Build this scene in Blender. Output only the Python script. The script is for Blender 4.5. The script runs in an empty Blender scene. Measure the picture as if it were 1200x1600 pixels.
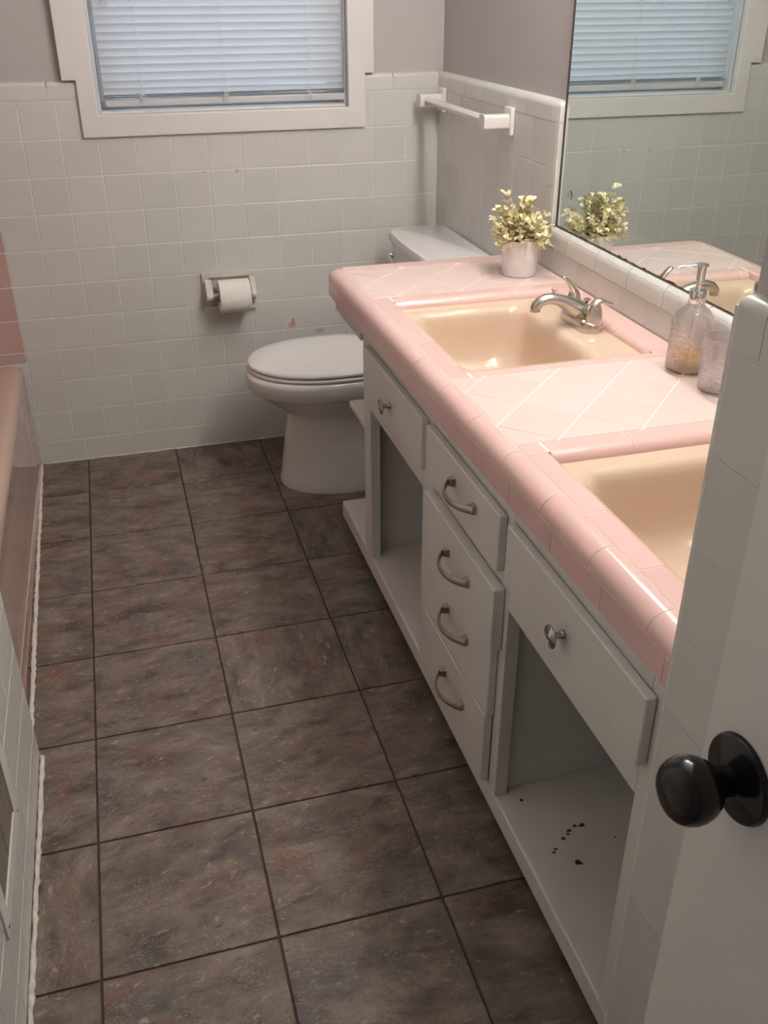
import bpy, bmesh, math, random
from mathutils import Vector, Matrix
random.seed(7)
PI = math.pi
scene = bpy.context.scene
COL = scene.collection

# ------------------------------------------------------------------ camera
cam_d = bpy.data.cameras.new('camera')
cam = bpy.data.objects.new('camera', cam_d)
COL.objects.link(cam)
cam.location = (0.18911, -3.19220, 1.47296)
cam.rotation_euler = (1.0600616, 0.0025664, -0.2764707)
cam_d.sensor_fit = 'VERTICAL'
cam_d.sensor_height = 36.0
cam_d.sensor_width = 27.0
cam_d.lens = 36.0 * 1475.28 / 1600.0
cam_d.clip_start = 0.02
scene.camera = cam

# ------------------------------------------------------------------ sky and exposure
world = bpy.data.worlds.new('sky')
scene.world = world
world.use_nodes = True
bg = world.node_tree.nodes['Background']
bg.inputs[0].default_value = (0.62, 0.82, 1.0, 1)
bg.inputs[1].default_value = 1.45
vs = scene.view_settings
vs.view_transform = 'Standard'
vs.look = 'None'
vs.gamma = 1.0
vs.use_curve_mapping = False
vs.exposure = 0.0
LAMP_COLOR = (1.0, 0.955, 0.90, 1)
LAMP_STRENGTH = 46.0

# ------------------------------------------------------------------ materials
MATS = {}
def new_mat(name):
    m = bpy.data.materials.new(name); m.use_nodes = True
    MATS[name] = m
    nt = m.node_tree
    return m, nt, nt.nodes['Principled BSDF']

def paint(name, col, rough=0.5, metal=0.0, var=0.06, scale=8.0, bump=0.0, bscale=60.0, spec=0.5, coat=0.0, per_obj=0.0):
    m, nt, b = new_mat(name)
    N, L = nt.nodes, nt.links
    tc = N.new('ShaderNodeTexCoord')
    nz = N.new('ShaderNodeTexNoise'); nz.inputs['Scale'].default_value = scale; nz.inputs['Detail'].default_value = 4
    L.new(tc.outputs['Object'], nz.inputs['Vector'])
    rp = N.new('ShaderNodeValToRGB')
    rp.color_ramp.elements[0].position = 0.3; rp.color_ramp.elements[1].position = 0.7
    rp.color_ramp.elements[0].color = tuple(c * (1 - var) for c in col) + (1,)
    rp.color_ramp.elements[1].color = tuple(min(1, c * (1 + var)) for c in col) + (1,)
    L.new(nz.outputs['Fac'], rp.inputs['Fac'])
    out = rp.outputs['Color']
    if per_obj > 0:
        oi = N.new('ShaderNodeObjectInfo')
        mr = N.new('ShaderNodeMapRange')
        mr.inputs['To Min'].default_value = 1 - per_obj; mr.inputs['To Max'].default_value = 1 + per_obj
        L.new(oi.outputs['Random'], mr.inputs['Value'])
        hs = N.new('ShaderNodeHueSaturation')
        L.new(mr.outputs['Result'], hs.inputs['Value']); L.new(out, hs.inputs['Color'])
        out = hs.outputs['Color']
    L.new(out, b.inputs['Base Color'])
    b.inputs['Roughness'].default_value = rough
    b.inputs['Metallic'].default_value = metal
    b.inputs['Specular IOR Level'].default_value = spec
    b.inputs['Coat Weight'].default_value = coat
    if bump > 0:
        n2 = N.new('ShaderNodeTexNoise'); n2.inputs['Scale'].default_value = bscale; n2.inputs['Detail'].default_value = 3
        L.new(tc.outputs['Object'], n2.inputs['Vector'])
        bp = N.new('ShaderNodeBump'); bp.inputs['Strength'].default_value = bump; bp.inputs['Distance'].default_value = 0.004
        L.new(n2.outputs['Fac'], bp.inputs['Height']); L.new(bp.outputs['Normal'], b.inputs['Normal'])
    return m

paint('wall_paint', (0.51, 0.48, 0.475), 0.55, var=0.03, scale=3, bump=0.15, bscale=40)
paint('ceiling_paint', (0.80, 0.78, 0.75), 0.8, var=0.02)
paint('white_tile', (0.665, 0.66, 0.63), 0.28, var=0.025, scale=9, bump=0.10, bscale=28, per_obj=0.025)
paint('grout', (0.75, 0.73, 0.685), 0.8, var=0.10, scale=30)
paint('caulk', (0.68, 0.64, 0.56), 0.7, var=0.18, scale=60, bump=0.6, bscale=90)
paint('trim_white', (0.78, 0.755, 0.735), 0.40, var=0.025, scale=5, bump=0.08, bscale=30)
paint('cabinet_white', (0.70, 0.68, 0.65), 0.42, var=0.03, scale=6, bump=0.10, bscale=25)
paint('cabinet_shelf', (0.74, 0.70, 0.68), 0.45, var=0.05, scale=7, bump=0.10, bscale=25)
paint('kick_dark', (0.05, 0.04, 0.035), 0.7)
paint('pink_field', (0.78, 0.61, 0.57), 0.30, var=0.03, scale=6, per_obj=0.02, bump=0.04, bscale=30)
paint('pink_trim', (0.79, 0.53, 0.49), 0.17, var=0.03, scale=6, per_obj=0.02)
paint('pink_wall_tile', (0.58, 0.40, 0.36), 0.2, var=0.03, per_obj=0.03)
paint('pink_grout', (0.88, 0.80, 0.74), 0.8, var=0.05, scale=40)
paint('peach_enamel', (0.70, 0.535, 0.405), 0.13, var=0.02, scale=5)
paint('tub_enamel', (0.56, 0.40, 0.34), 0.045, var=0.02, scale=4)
paint('china', (0.76, 0.74, 0.74), 0.10, var=0.012, scale=4)
paint('seat_plastic', (0.82, 0.80, 0.79), 0.20, var=0.012, scale=4)
paint('paper', (0.86, 0.81, 0.76), 0.95, var=0.02, scale=40, bump=0.25, bscale=120)
paint('cardboard', (0.32, 0.22, 0.15), 0.9)
paint('holder_white', (0.66, 0.63, 0.58), 0.35, var=0.07, scale=40, bump=0.35, bscale=70)
paint('towel_ceramic', (0.80, 0.76, 0.73), 0.18, var=0.02)
paint('chrome', (0.78, 0.77, 0.77), 0.07, metal=1.0, var=0.01)
paint('knob_chrome', (0.42, 0.40, 0.39), 0.22, metal=1.0, var=0.12, scale=200)
paint('black_metal', (0.008, 0.007, 0.007), 0.16, metal=0.0, var=0.1, spec=0.45)
paint('marble_pot', (0.86, 0.82, 0.81), 0.55, var=0.07, scale=28)
paint('soil', (0.05, 0.025, 0.018), 0.95, var=0.4, scale=60)
paint('leaf_stem', (0.45, 0.42, 0.20), 0.6)
paint('vent_dark', (0.02, 0.017, 0.012), 0.6)
paint('vent_metal', (0.34, 0.29, 0.22), 0.4, var=0.1, scale=30)
paint('chip_dark', (0.06, 0.05, 0.045), 0.9)
paint('chip_pink', (0.66, 0.42, 0.37), 0.4)
paint('cord', (0.78, 0.76, 0.74), 0.7)
paint('hole_dark', (0.004, 0.004, 0.004), 0.9)
paint('sash_white', (0.62, 0.64, 0.66), 0.5)
paint('foliage_dark', (0.06, 0.16, 0.07), 0.8)

paint('brushed_nickel', (0.62, 0.575, 0.52), 0.27, metal=1.0, var=0.03, scale=20)
paint('pull_nickel', (0.50, 0.46, 0.39), 0.28, metal=1.0, var=0.04, scale=20)

def make_mirror_mat():
    m, nt, b = new_mat('mirror_glass'); N, L = nt.nodes, nt.links
    b.inputs['Metallic'].default_value = 1.0
    b.inputs['Roughness'].default_value = 0.004
    b.inputs['Base Color'].default_value = (0.76, 0.83, 0.80, 1)
make_mirror_mat()

def make_slate():
    m, nt, b = new_mat('slate_tile'); N, L = nt.nodes, nt.links
    tc = N.new('ShaderNodeTexCoord'); oi = N.new('ShaderNodeObjectInfo')
    def math_(op, a, bb=None):
        n = N.new('ShaderNodeMath'); n.operation = op
        if hasattr(a, 'links'): L.new(a, n.inputs[0])
        else: n.inputs[0].default_value = a
        if bb is not None:
            if hasattr(bb, 'links'): L.new(bb, n.inputs[1])
            else: n.inputs[1].default_value = bb
        return n.outputs[0]
    rnd = oi.outputs['Random']
    rot = N.new('ShaderNodeVectorRotate'); rot.rotation_type = 'Z_AXIS'
    ang = math_('MULTIPLY', math_('GREATER_THAN', math_('FRACT', math_('MULTIPLY', rnd, 17.3)), 0.76), PI / 2)
    ang2 = math_('ADD', ang, math_('MULTIPLY', math_('SUBTRACT', rnd, 0.5), 0.5))
    L.new(tc.outputs['Object'], rot.inputs['Vector']); L.new(ang2, rot.inputs['Angle'])
    off = N.new('ShaderNodeCombineXYZ')
    L.new(math_('MULTIPLY', rnd, 31.0), off.inputs[0]); L.new(math_('MULTIPLY', rnd, 57.0), off.inputs[1])
    add = N.new('ShaderNodeVectorMath'); add.operation = 'ADD'
    L.new(rot.outputs['Vector'], add.inputs[0]); L.new(off.outputs[0], add.inputs[1])
    st = N.new('ShaderNodeMapping'); st.inputs['Scale'].default_value = (10.0, 21.0, 1.0)
    L.new(add.outputs[0], st.inputs['Vector'])
    def noise(vec, sc, det, dist=0.0, rg=0.55):
        n = N.new('ShaderNodeTexNoise'); n.inputs['Scale'].default_value = sc; n.inputs['Detail'].default_value = det
        n.inputs['Distortion'].default_value = dist; n.inputs['Roughness'].default_value = rg
        L.new(vec, n.inputs['Vector']); return n.outputs['Fac']
    big = noise(st.outputs['Vector'], 0.8, 12, 0.35, 0.66)
    fine = noise(st.outputs['Vector'], 3.2, 14, 0.5, 0.72)
    red = noise(add.outputs[0], 9.0, 8, 0.4, 0.62)
    blue = noise(add.outputs[0], 8.1, 7, 0.5, 0.62)
    rn = N.new('ShaderNodeTexNoise'); rn.noise_type = 'RIDGED_MULTIFRACTAL'
    rn.inputs['Scale'].default_value = 1.7; rn.inputs['Detail'].default_value = 9; rn.inputs['Roughness'].default_value = 0.62
    rn.inputs['Lacunarity'].default_value = 2.3; rn.inputs['Distortion'].default_value = 1.3
    L.new(st.outputs['Vector'], rn.inputs['Vector']); ridge = rn.outputs['Fac']
    def ramp(fac, stops):
        r = N.new('ShaderNodeValToRGB'); cr = r.color_ramp
        cr.elements[0].position, cr.elements[0].color = stops[0][0], stops[0][1] + (1,)
        cr.elements[1].position, cr.elements[1].color = stops[-1][0], stops[-1][1] + (1,)
        for p, c in stops[1:-1]:
            e = cr.elements.new(p); e.color = c + (1,)
        L.new(fac, r.inputs['Fac']); return r.outputs['Color']
    base = ramp(big, [(0.36, (0.082, 0.060, 0.050)), (0.45, (0.150, 0.114, 0.093)), (0.54, (0.200, 0.156, 0.128)), (0.66, (0.280, 0.225, 0.185))])
    def mix(a, bb, fac, mode='MIX'):
        n = N.new('ShaderNodeMix'); n.data_type = 'RGBA'; n.blend_type = mode
        if hasattr(fac, 'links'): L.new(fac, n.inputs[0])
        else: n.inputs[0].default_value = fac
        L.new(a, n.inputs[6])
        if hasattr(bb, 'links'): L.new(bb, n.inputs[7])
        else: n.inputs[7].default_value = bb + (1,)
        return n.outputs[2]
    def mask(fac, lo, hi, amt):
        r = N.new('ShaderNodeMapRange'); r.inputs['From Min'].default_value = lo; r.inputs['From Max'].default_value = hi
        r.inputs['To Max'].default_value = amt; L.new(fac, r.inputs['Value']); return r.outputs['Result']
    c = mix(base, (0.200, 0.090, 0.066), mask(red, 0.53, 0.66, 0.66))
    c = mix(c, (0.090, 0.080, 0.090), mask(blue, 0.54, 0.68, 0.65))
    c = mix(c, (0.46, 0.39, 0.33), mask(fine, 0.58, 0.65, 0.75))
    c = mix(c, (0.05, 0.038, 0.032), mask(fine, 0.42, 0.35, 0.75))
    # flaked layers: height terraces; pale edges and dark feet paint in relief shading
    hh = noise(st.outputs['Vector'], 0.95, 11, 0.3, 0.64)
    ter = math_('SNAP', hh, 0.055)
    frac = math_('DIVIDE', math_('SUBTRACT', hh, ter), 0.055)
    edge = mask(frac, 0.22, 0.0, 1.0)
    gate = mask(noise(add.outputs[0], 14.0, 6, 0.3, 0.6), 0.46, 0.56, 0.85)
    c = mix(c, (0.46, 0.40, 0.345), math_('MULTIPLY', edge, gate))
    under = mask(frac, 0.80, 1.0, 1.0)
    c = mix(c, (0.045, 0.035, 0.03), math_('MULTIPLY', under, gate))
    L.new(c, b.inputs['Base Color'])
    b.inputs['Roughness'].default_value = 0.52
    bp = N.new('ShaderNodeBump'); bp.inputs['Strength'].default_value = 0.8; bp.inputs['Distance'].default_value = 0.005
    L.new(math_('ADD', math_('MULTIPLY', fine, 0.5), math_('MULTIPLY', ter, 2.2)), bp.inputs['Height']); L.new(bp.outputs['Normal'], b.inputs['Normal'])
make_slate()
paint('floor_grout', (0.075, 0.05, 0.036), 0.9, var=0.2, scale=40)

def make_leaf():
    m, nt, b = new_mat('leaf'); N, L = nt.nodes, nt.links
    oi = N.new('ShaderNodeObjectInfo')
    r = N.new('ShaderNodeValToRGB'); cr = r.color_ramp
    cr.elements[0].color = (0.62, 0.53, 0.24, 1); cr.elements[1].color = (0.88, 0.78, 0.50, 1)
    e = cr.elements.new(0.30); e.color = (0.50, 0.50, 0.30, 1)
    e = cr.elements.new(0.55); e.color = (0.80, 0.70, 0.38, 1)
    L.new(oi.outputs['Random'], r.inputs['Fac'])
    # pale rim, greener middle (object space: leaf lies along +x, length 1)
    tc = N.new('ShaderNodeTexCoord'); sp = N.new('ShaderNodeSeparateXYZ'); L.new(tc.outputs['Object'], sp.inputs[0])
    n = N.new('ShaderNodeVectorMath'); n.operation = 'DISTANCE'; n.inputs[1].default_value = (0.0115, 0, 0)
    L.new(tc.outputs['Object'], n.inputs[0])
    mr = N.new('ShaderNodeMapRange'); mr.inputs['From Min'].default_value = 0.004; mr.inputs['From Max'].default_value = 0.008
    L.new(n.outputs['Value'], mr.inputs['Value'])
    mx = N.new('ShaderNodeMix'); mx.data_type = 'RGBA'
    L.new(mr.outputs['Result'], mx.inputs[0]); L.new(r.outputs['Color'], mx.inputs[6]); mx.inputs[7].default_value = (0.90, 0.82, 0.56, 1)
    L.new(mx.outputs[2], b.inputs['Base Color'])
    b.inputs['Roughness'].default_value = 0.55
make_leaf()

def make_glass(name, col, rough=0.02, ior=1.45):
    m, nt, b = new_mat(name)
    b.inputs['Base Color'].default_value = col + (1,)
    b.inputs['Transmission Weight'].default_value = 1.0
    b.inputs['Roughness'].default_value = rough
    b.inputs['IOR'].default_value = ior
    return m
def make_thin_glass(name, tint, gcol, fac, rough=0.03):
    m = make_glass(name, gcol, rough); nt = m.node_tree; N, L = nt.nodes, nt.links
    t = N.new('ShaderNodeBsdfTransparent'); t.inputs['Color'].default_value = tint + (1,)
    mx = N.new('ShaderNodeMixShader'); mx.inputs[0].default_value = fac
    L.new(t.outputs[0], mx.inputs[1]); L.new(N['Principled BSDF'].outputs[0], mx.inputs[2])
    L.new(mx.outputs[0], N['Material Output'].inputs['Surface'])
make_thin_glass('bottle_glass', (0.95, 0.94, 0.94), (0.98, 0.97, 0.97), 0.62, 0.0)
make_thin_glass('tumbler_glass', (0.97, 0.955, 0.965), (0.99, 0.98, 0.985), 0.62, 0.0)
make_thin_glass('soap_liquid', (0.97, 0.86, 0.68), (0.98, 0.86, 0.66), 0.3)
make_glass('clear_plastic', (0.85, 0.85, 0.83), 0.12, 1.3)
make_glass('pane_glass', (0.97, 0.98, 0.98), 0.0, 1.02)

def make_slat():
    m, nt, b = new_mat('blind_slat'); N, L = nt.nodes, nt.links
    b.inputs['Base Color'].default_value = (0.80, 0.775, 0.77, 1); b.inputs['Roughness'].default_value = 0.45
    tr = N.new('ShaderNodeBsdfTranslucent'); tr.inputs['Color'].default_value = (0.80, 0.86, 0.92, 1)
    mx = N.new('ShaderNodeMixShader'); mx.inputs[0].default_value = 0.30
    L.new(b.outputs[0], mx.inputs[1]); L.new(tr.outputs[0], mx.inputs[2])
    L.new(mx.outputs[0], nt.nodes['Material Output'].inputs['Surface'])
make_slat()

def make_emit(name, col, s):
    m, nt, b = new_mat(name)
    b.inputs['Base Color'].default_value = (0.9, 0.9, 0.88, 1)
    b.inputs['Emission Color'].default_value = col
    b.inputs['Emission Strength'].default_value = s
make_emit('lit_bulb', LAMP_COLOR, LAMP_STRENGTH)

# ------------------------------------------------------------------ object helpers
WLOC = {}
def _register(o, wloc, parent):
    wloc = Vector(wloc)
    COL.objects.link(o)
    WLOC[o.name] = wloc
    if parent is not None:
        o.parent = parent
        o.location = wloc - WLOC[parent.name]
    else:
        o.location = wloc
    return o

def tag(o, label=None, cat=None, group=None, kind=None):
    if label: o['label'] = label
    if cat: o['category'] = cat
    if group: o['group'] = group
    if kind: o['kind'] = kind
    return o

def empty(name, loc, label, cat, group=None):
    o = bpy.data.objects.new(name, None); o.empty_display_size = 0.05
    _register(o, loc, None)
    return tag(o, label, cat, group)

def mesh_obj(name, verts, faces, mat, parent=None, smooth=False, origin=None, auto=None):
    """verts in world metres; the object's origin goes to the mesh centre (or `origin`)"""
    vs_ = [Vector(v) for v in verts]
    if origin is None:
        lo = Vector([min(v[i] for v in vs_) for i in range(3)]); hi = Vector([max(v[i] for v in vs_) for i in range(3)])
        origin = (lo + hi) / 2
    origin = Vector(origin)
    me = bpy.data.meshes.new(name)
    me.from_pydata([tuple(v - origin) for v in vs_], [], faces)
    bm = bmesh.new(); bm.from_mesh(me)
    bmesh.ops.recalc_face_normals(bm, faces=bm.faces)
    bm.to_mesh(me); bm.free()
    me.materials.append(MATS[mat])
    if smooth:
        me.polygons.foreach_set('use_smooth', [True] * len(me.polygons))
        if auto is not None:
            me.set_sharp_from_angle(angle=math.radians(auto))
    me.update()
    return _register(bpy.data.objects.new(name, me), origin, parent)

CACHE = {}
def box_mesh(sx, sy, sz, bevel, seg, mat):
    key = (round(sx, 5), round(sy, 5), round(sz, 5), round(bevel, 5), seg, mat)
    if key in CACHE: return CACHE[key]
    bm = bmesh.new()
    bmesh.ops.create_cube(bm, size=1.0)
    for v in bm.verts: v.co = Vector((v.co.x * sx, v.co.y * sy, v.co.z * sz))
    if bevel > 0:
        bmesh.ops.bevel(bm, geom=list(bm.edges), offset=min(bevel, 0.45 * min(sx, sy, sz)), segments=seg, affect='EDGES', profile=0.5)
    me = bpy.data.meshes.new('box')
    bm.to_mesh(me); bm.free()
    me.materials.append(MATS[mat])
    if seg > 1 and bevel > 0.003:
        me.polygons.foreach_set('use_smooth', [True] * len(me.polygons))
        # keep the broad faces flat
        big = 0.3 * max(p.area for p in me.polygons)
        flat = set()
        for p in me.polygons:
            if p.area > big * 0.05 and max(abs(c) for c in p.normal) > 0.999: p.use_smooth = False
    CACHE[key] = me
    return me

def box(name, x0, x1, y0, y1, z0, z1, mat, parent=None, bevel=0.0, seg=1, rot=None):
    x0, x1 = min(x0, x1), max(x0, x1); y0, y1 = min(y0, y1), max(y0, y1); z0, z1 = min(z0, z1), max(z0, z1)
    o = bpy.data.objects.new(name, box_mesh(x1 - x0, y1 - y0, z1 - z0, bevel, seg, mat))
    _register(o, ((x0 + x1) / 2, (y0 + y1) / 2, (z0 + z1) / 2), parent)
    if rot: o.rotation_euler = rot
    return o

def boxes_geo(rects):
    V, F = [], []
    for (x0, x1, y0, y1, z0, z1) in rects:
        n = len(V)
        V += [(x0, y0, z0), (x1, y0, z0), (x1, y1, z0), (x0, y1, z0), (x0, y0, z1), (x1, y0, z1), (x1, y1, z1), (x0, y1, z1)]
        F += [tuple(n + i for i in f) for f in ((0, 3, 2, 1), (4, 5, 6, 7), (0, 1, 5, 4), (1, 2, 6, 5), (2, 3, 7, 6), (3, 0, 4, 7))]
    return V, F

def prism_geo(profile, fmap, t0, t1, nt=1):
    """profile: closed list of (u,v); fmap(u,v,t)->xyz"""
    n = len(profile); V, F = [], []
    for k in range(nt + 1):
        t = t0 + (t1 - t0) * k / nt
        V += [fmap(u, v, t) for u, v in profile]
    for k in range(nt):
        for i in range(n):
            j = (i + 1) % n
            F.append((k * n + i, k * n + j, (k + 1) * n + j, (k + 1) * n + i))
    F.append(tuple(range(n))); F.append(tuple(nt * n + i for i in range(n)))
    return V, F

def loft_geo(rings, cap0=True, cap1=True):
    n = len(rings[0]); V, F = [], []
    for r in rings: V += list(r)
    for k in range(len(rings) - 1):
        for i in range(n):
            j = (i + 1) % n
            F.append((k * n + i, k * n + j, (k + 1) * n + j, (k + 1) * n + i))
    if cap0: F.append(tuple(range(n)))
    if cap1: F.append(tuple((len(rings) - 1) * n + i for i in range(n)))
    return V, F

def lathe_geo(profile, center, axis='z', n=32, cap0=True, cap1=True):
    rings = []
    for r, h in profile:
        ring = []
        for i in range(n):
            a = 2 * PI * i / n
            c, s = r * math.cos(a), r * math.sin(a)
            if axis == 'z': p = (c, s, h)
            elif axis == 'x': p = (h, c, s)
            else: p = (s, h, c)
            ring.append((center[0] + p[0], center[1] + p[1], center[2] + p[2]))
        rings.append(ring)
    return loft_geo(rings, cap0, cap1)

def sweep_geo(path, radii, n=12, up=(0, 0, 1)):
    """tube along path; radii: list of (a,b) semi-axes (a along side, b along up-ish)"""
    rings = []; pts = [Vector(p) for p in path]; up = Vector(up)
    for k, p in enumerate(pts):
        t = (pts[min(k + 1, len(pts) - 1)] - pts[max(k - 1, 0)]).normalized()
        side = t.cross(up)
        if side.length < 1e-4: side = t.cross(Vector((1, 0, 0)))
        side.normalize(); u = side.cross(t).normalized()
        a, b = radii[k] if isinstance(radii, list) else radii
        rings.append([tuple(p + side * (a * math.cos(2 * PI * i / n)) + u * (b * math.sin(2 * PI * i / n))) for i in range(n)])
    return loft_geo(rings)

def join_geo(*gs):
    V, F = [], []
    for v, f in gs:
        n = len(V); V += list(v); F += [tuple(n + i for i in q) for q in f]
    return V, F

def rrect(cx, cy, hx, hy, r, z, nc=6, ns=5):
    """rounded rectangle ring, fixed point count"""
    pts = []
    r = min(r, hx * 0.999, hy * 0.999)
    corners = [(1, 1, 0), (-1, 1, PI / 2), (-1, -1, PI), (1, -1, 1.5 * PI)]
    arcs = []
    for sx, sy, a0 in corners:
        c = (cx + sx * (hx - r), cy + sy * (hy - r))
        arcs.append([(c[0] + r * math.cos(a0 + PI / 2 * i / nc), c[1] + r * math.sin(a0 + PI / 2 * i / nc)) for i in range(nc + 1)])
    for k in range(4):
        pts += arcs[k]
        p, q = arcs[k][-1], arcs[(k + 1) % 4][0]
        pts += [(p[0] + (q[0] - p[0]) * i / (ns + 1), p[1] + (q[1] - p[1]) * i / (ns + 1)) for i in range(1, ns + 1)]
    return [(x, y, z) for x, y in pts]

def arc(cx, cy, r, a0, a1, n):
    return [(cx + r * math.cos(a0 + (a1 - a0) * i / n), cy + r * math.sin(a0 + (a1 - a0) * i / n)) for i in range(n + 1)]

# ------------------------------------------------------------------ dimensions
P = 0.109; GAP = 0.0022; TT = 0.007          # tile pitch, joint, thickness
def zr(r): return 0.9538 - P * r               # tile row lines, r=-2 top of field, r=8 above the base row
def xc(c): return -0.0315 + P * c
ZCAP0, ZCAP1 = 1.1718, 1.2225
XR = 1.279                                     # face of the right wall's tiles
CZ = 2.42

# ------------------------------------------------------------------ floor
floor = tag(box('floor', -0.95, 1.40, -3.60, 0.02, -0.06, -0.0035, 'floor_grout'), 'dark brown grouted floor under large slate-look tiles', 'floor', kind='structure')
T = 0.3048
ylines = [0.0]
y = -0.2628
while y > -3.55:
    ylines.append(y); y -= T
ylines.append(-3.55)
xl = [-0.165, 0.0, T, 2 * T, 3 * T, 1.279]
for i in range(len(xl) - 1):
    for j in range(len(ylines) - 1):
        g = 0.0021
        box('tile', xl[i] + g, xl[i + 1] - g, ylines[j + 1] + g, ylines[j] - g, -0.012, 0.0, 'slate_tile', floor, bevel=0.0012)

# ------------------------------------------------------------------ walls
WX0, WX1, WZ0, WZ1 = 0.197, 0.974, 1.126, 2.02      # window opening
PB = 0.014                                            # painted plane behind tile face
V, F = boxes_geo([(-0.95, WX0, PB, 0.16, -0.05, CZ), (WX1, 1.45, PB, 0.16, -0.05, CZ), (WX0, WX1, PB, 0.16, -0.05, WZ0), (WX0, WX1, PB, 0.16, WZ1, CZ)])
wall_back = tag(mesh_obj('wall_back', V, F, 'wall_paint'), 'grey painted back wall with off-white tile wainscot around the window', 'wall', kind='structure')
V, F = boxes_geo([(-0.905, -0.165, 0.0009, PB, 0.36, ZCAP1 - 0.012), (-0.165, 0.145, 0.0009, PB, 0, ZCAP1 - 0.012), (1.029, XR + 0.01, 0.0009, PB, 0, ZCAP1 - 0.012), (0.145, 1.029, 0.0009, PB, 0, 1.0645)])
mesh_obj('grout', V, F, 'grout', wall_back)
def btile(x0, x1, z0, z1, mat='white_tile'):
    box('tile', x0 + GAP / 2, x1 - GAP / 2, 0.0, TT, z0 + GAP / 2, z1 - GAP / 2, mat, wall_back, bevel=0.0016, seg=2)
for r in range(-2, 8):
    zt, zb = zr(r), zr(r + 1)
    for c in range(-1, 12):
        x0, x1 = xc(c), xc(c + 1)
        if r == -2:
            if x1 > 0.145 and x0 < 1.029:
                if x0 < 0.145: x1 = 0.145
                elif x1 > 1.029: x0 = 1.029
                else: continue
            if x1 - x0 < 0.008: continue
        btile(x0, x1, zb, zt)
    if zb > 0.36:
        for c in range(-2, -9, -1):
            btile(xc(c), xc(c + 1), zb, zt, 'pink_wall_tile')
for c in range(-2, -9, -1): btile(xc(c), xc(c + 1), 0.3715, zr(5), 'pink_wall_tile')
# sliver between the tub rim and the first white column
for r in range(5, 8): btile(-0.163, xc(-1), zr(r + 1), min(zr(r), 0.3715))
x = -0.163; nx = 0.0
while x < XR - 0.01:
    btile(x, min(nx, XR), 0.004, zr(8)); x = nx; nx += 0.1545
# wainscot cap: rounded top edge
capprof = [(0.015, ZCAP0 + GAP / 2), (0.0, ZCAP0 + GAP / 2)] + [(0.014 - 0.014 * math.cos(a), ZCAP1 - 0.014 + 0.014 * math.sin(a)) for a in [PI / 2 * i / 6 for i in range(7)]] + [(0.015, ZCAP1)]
for x0, x1 in ((-0.905, -0.71), (-0.71, -0.555), (-0.555, -0.40), (-0.40, -0.247), (-0.247, -0.0945), (-0.0945, 0.060), (0.060, 0.145), (1.029, 1.1245), (1.1245, XR)):
    V, F = prism_geo(capprof, lambda u, v, t: (t, u - 0.001, v), x0 + GAP / 2, x1 - GAP / 2)
    mesh_obj('cap_tile', V, F, 'white_tile' if x0 > -0.2 else 'pink_wall_tile', wall_back, smooth=True, auto=35)
# chipped paint showing pink glaze
def chip(x, z, sx, sz, mat, seed):
    rr = random.Random(seed); n = 11
    pts = [(x + sx * math.cos(2 * PI * i / n) * rr.uniform(0.65, 1.1), z + sz * math.sin(2 * PI * i / n) * rr.uniform(0.65, 1.1)) for i in range(n)]
    V, F = prism_geo(pts, lambda u, v, t: (u, t, v), -0.0006, 0.0006)
    mesh_obj('chipped_paint', V, F, mat, wall_back)
chip(0.757, 0.424, 0.017, 0.012, 'chip_pink', 1); chip(0.760, 0.438, 0.007, 0.011, 'chip_pink', 2); chip(0.855, 0.394, 0.019, 0.010, 'chip_pink', 3)
chip(0.602, 0.947, 0.008, 0.006, 'chip_pink', 4); chip(0.498, 0.948, 0.007, 0.004, 'chip_pink', 5)

# right wall
XP = 1.298
wall_right = tag(box('wall_right', XP, 1.45, -3.60, PB, -0.05, CZ, 'wall_paint'), 'grey painted right wall behind towel bar, mirror and vanity', 'wall', kind='structure')
V, F = boxes_geo([(XR + 0.0009, XP, -0.745, 0.0, 0, ZCAP1 - 0.012), (XR + 0.0009, XP, -0.920, -0.745, 0.80, ZCAP1 - 0.012), (XR + 0.0009, XP, -2.455, -0.920, 0.80, 0.915)])
mesh_obj('grout', V, F, 'grout', wall_right)
def rtile(y0, y1, z0, z1, mat='white_tile', nm='tile'):
    box(nm, XR, XR + TT, y0 + GAP / 2, y1 - GAP / 2, z0 + GAP / 2, z1 - GAP / 2, mat, wall_right, bevel=0.0016, seg=2)
for r in range(-2, 8):
    for k in range(8):
        y1, y0 = -P * k, -P * (k + 1)
        zb, zt = zr(r + 1), zr(r)
        if y0 < -0.72 and zb < 0.815:
            if zt < 0.83: continue
            zb = max(zb, 0.8165)
        rtile(y0, y1, zb, zt)
for k in range(5): rtile(-0.1545 * (k + 1), -0.1545 * k, 0.004, zr(8))
YM = -0.925                                           # where the mirror begins
capr = [(0.020, ZCAP0 + GAP / 2), (0.0, ZCAP0 + GAP / 2)] + [(0.018 - 0.018 * math.cos(a), ZCAP1 - 0.018 + 0.018 * math.sin(a)) for a in [PI / 2 * i / 7 for i in range(8)]] + [(0.020, ZCAP1)]
for y1, y0 in ((0.0, -0.10), (-0.10, -0.255), (-0.255, -0.41), (-0.41, -0.565), (-0.565, -0.72), (-0.72, -0.872)):
    V, F = prism_geo(capr, lambda u, v, t: (XR + u - 0.001, t, v), y0 + GAP / 2, y1 - GAP / 2)
    mesh_obj('cap_tile', V, F, 'white_tile', wall_right, smooth=True, auto=35)
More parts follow.
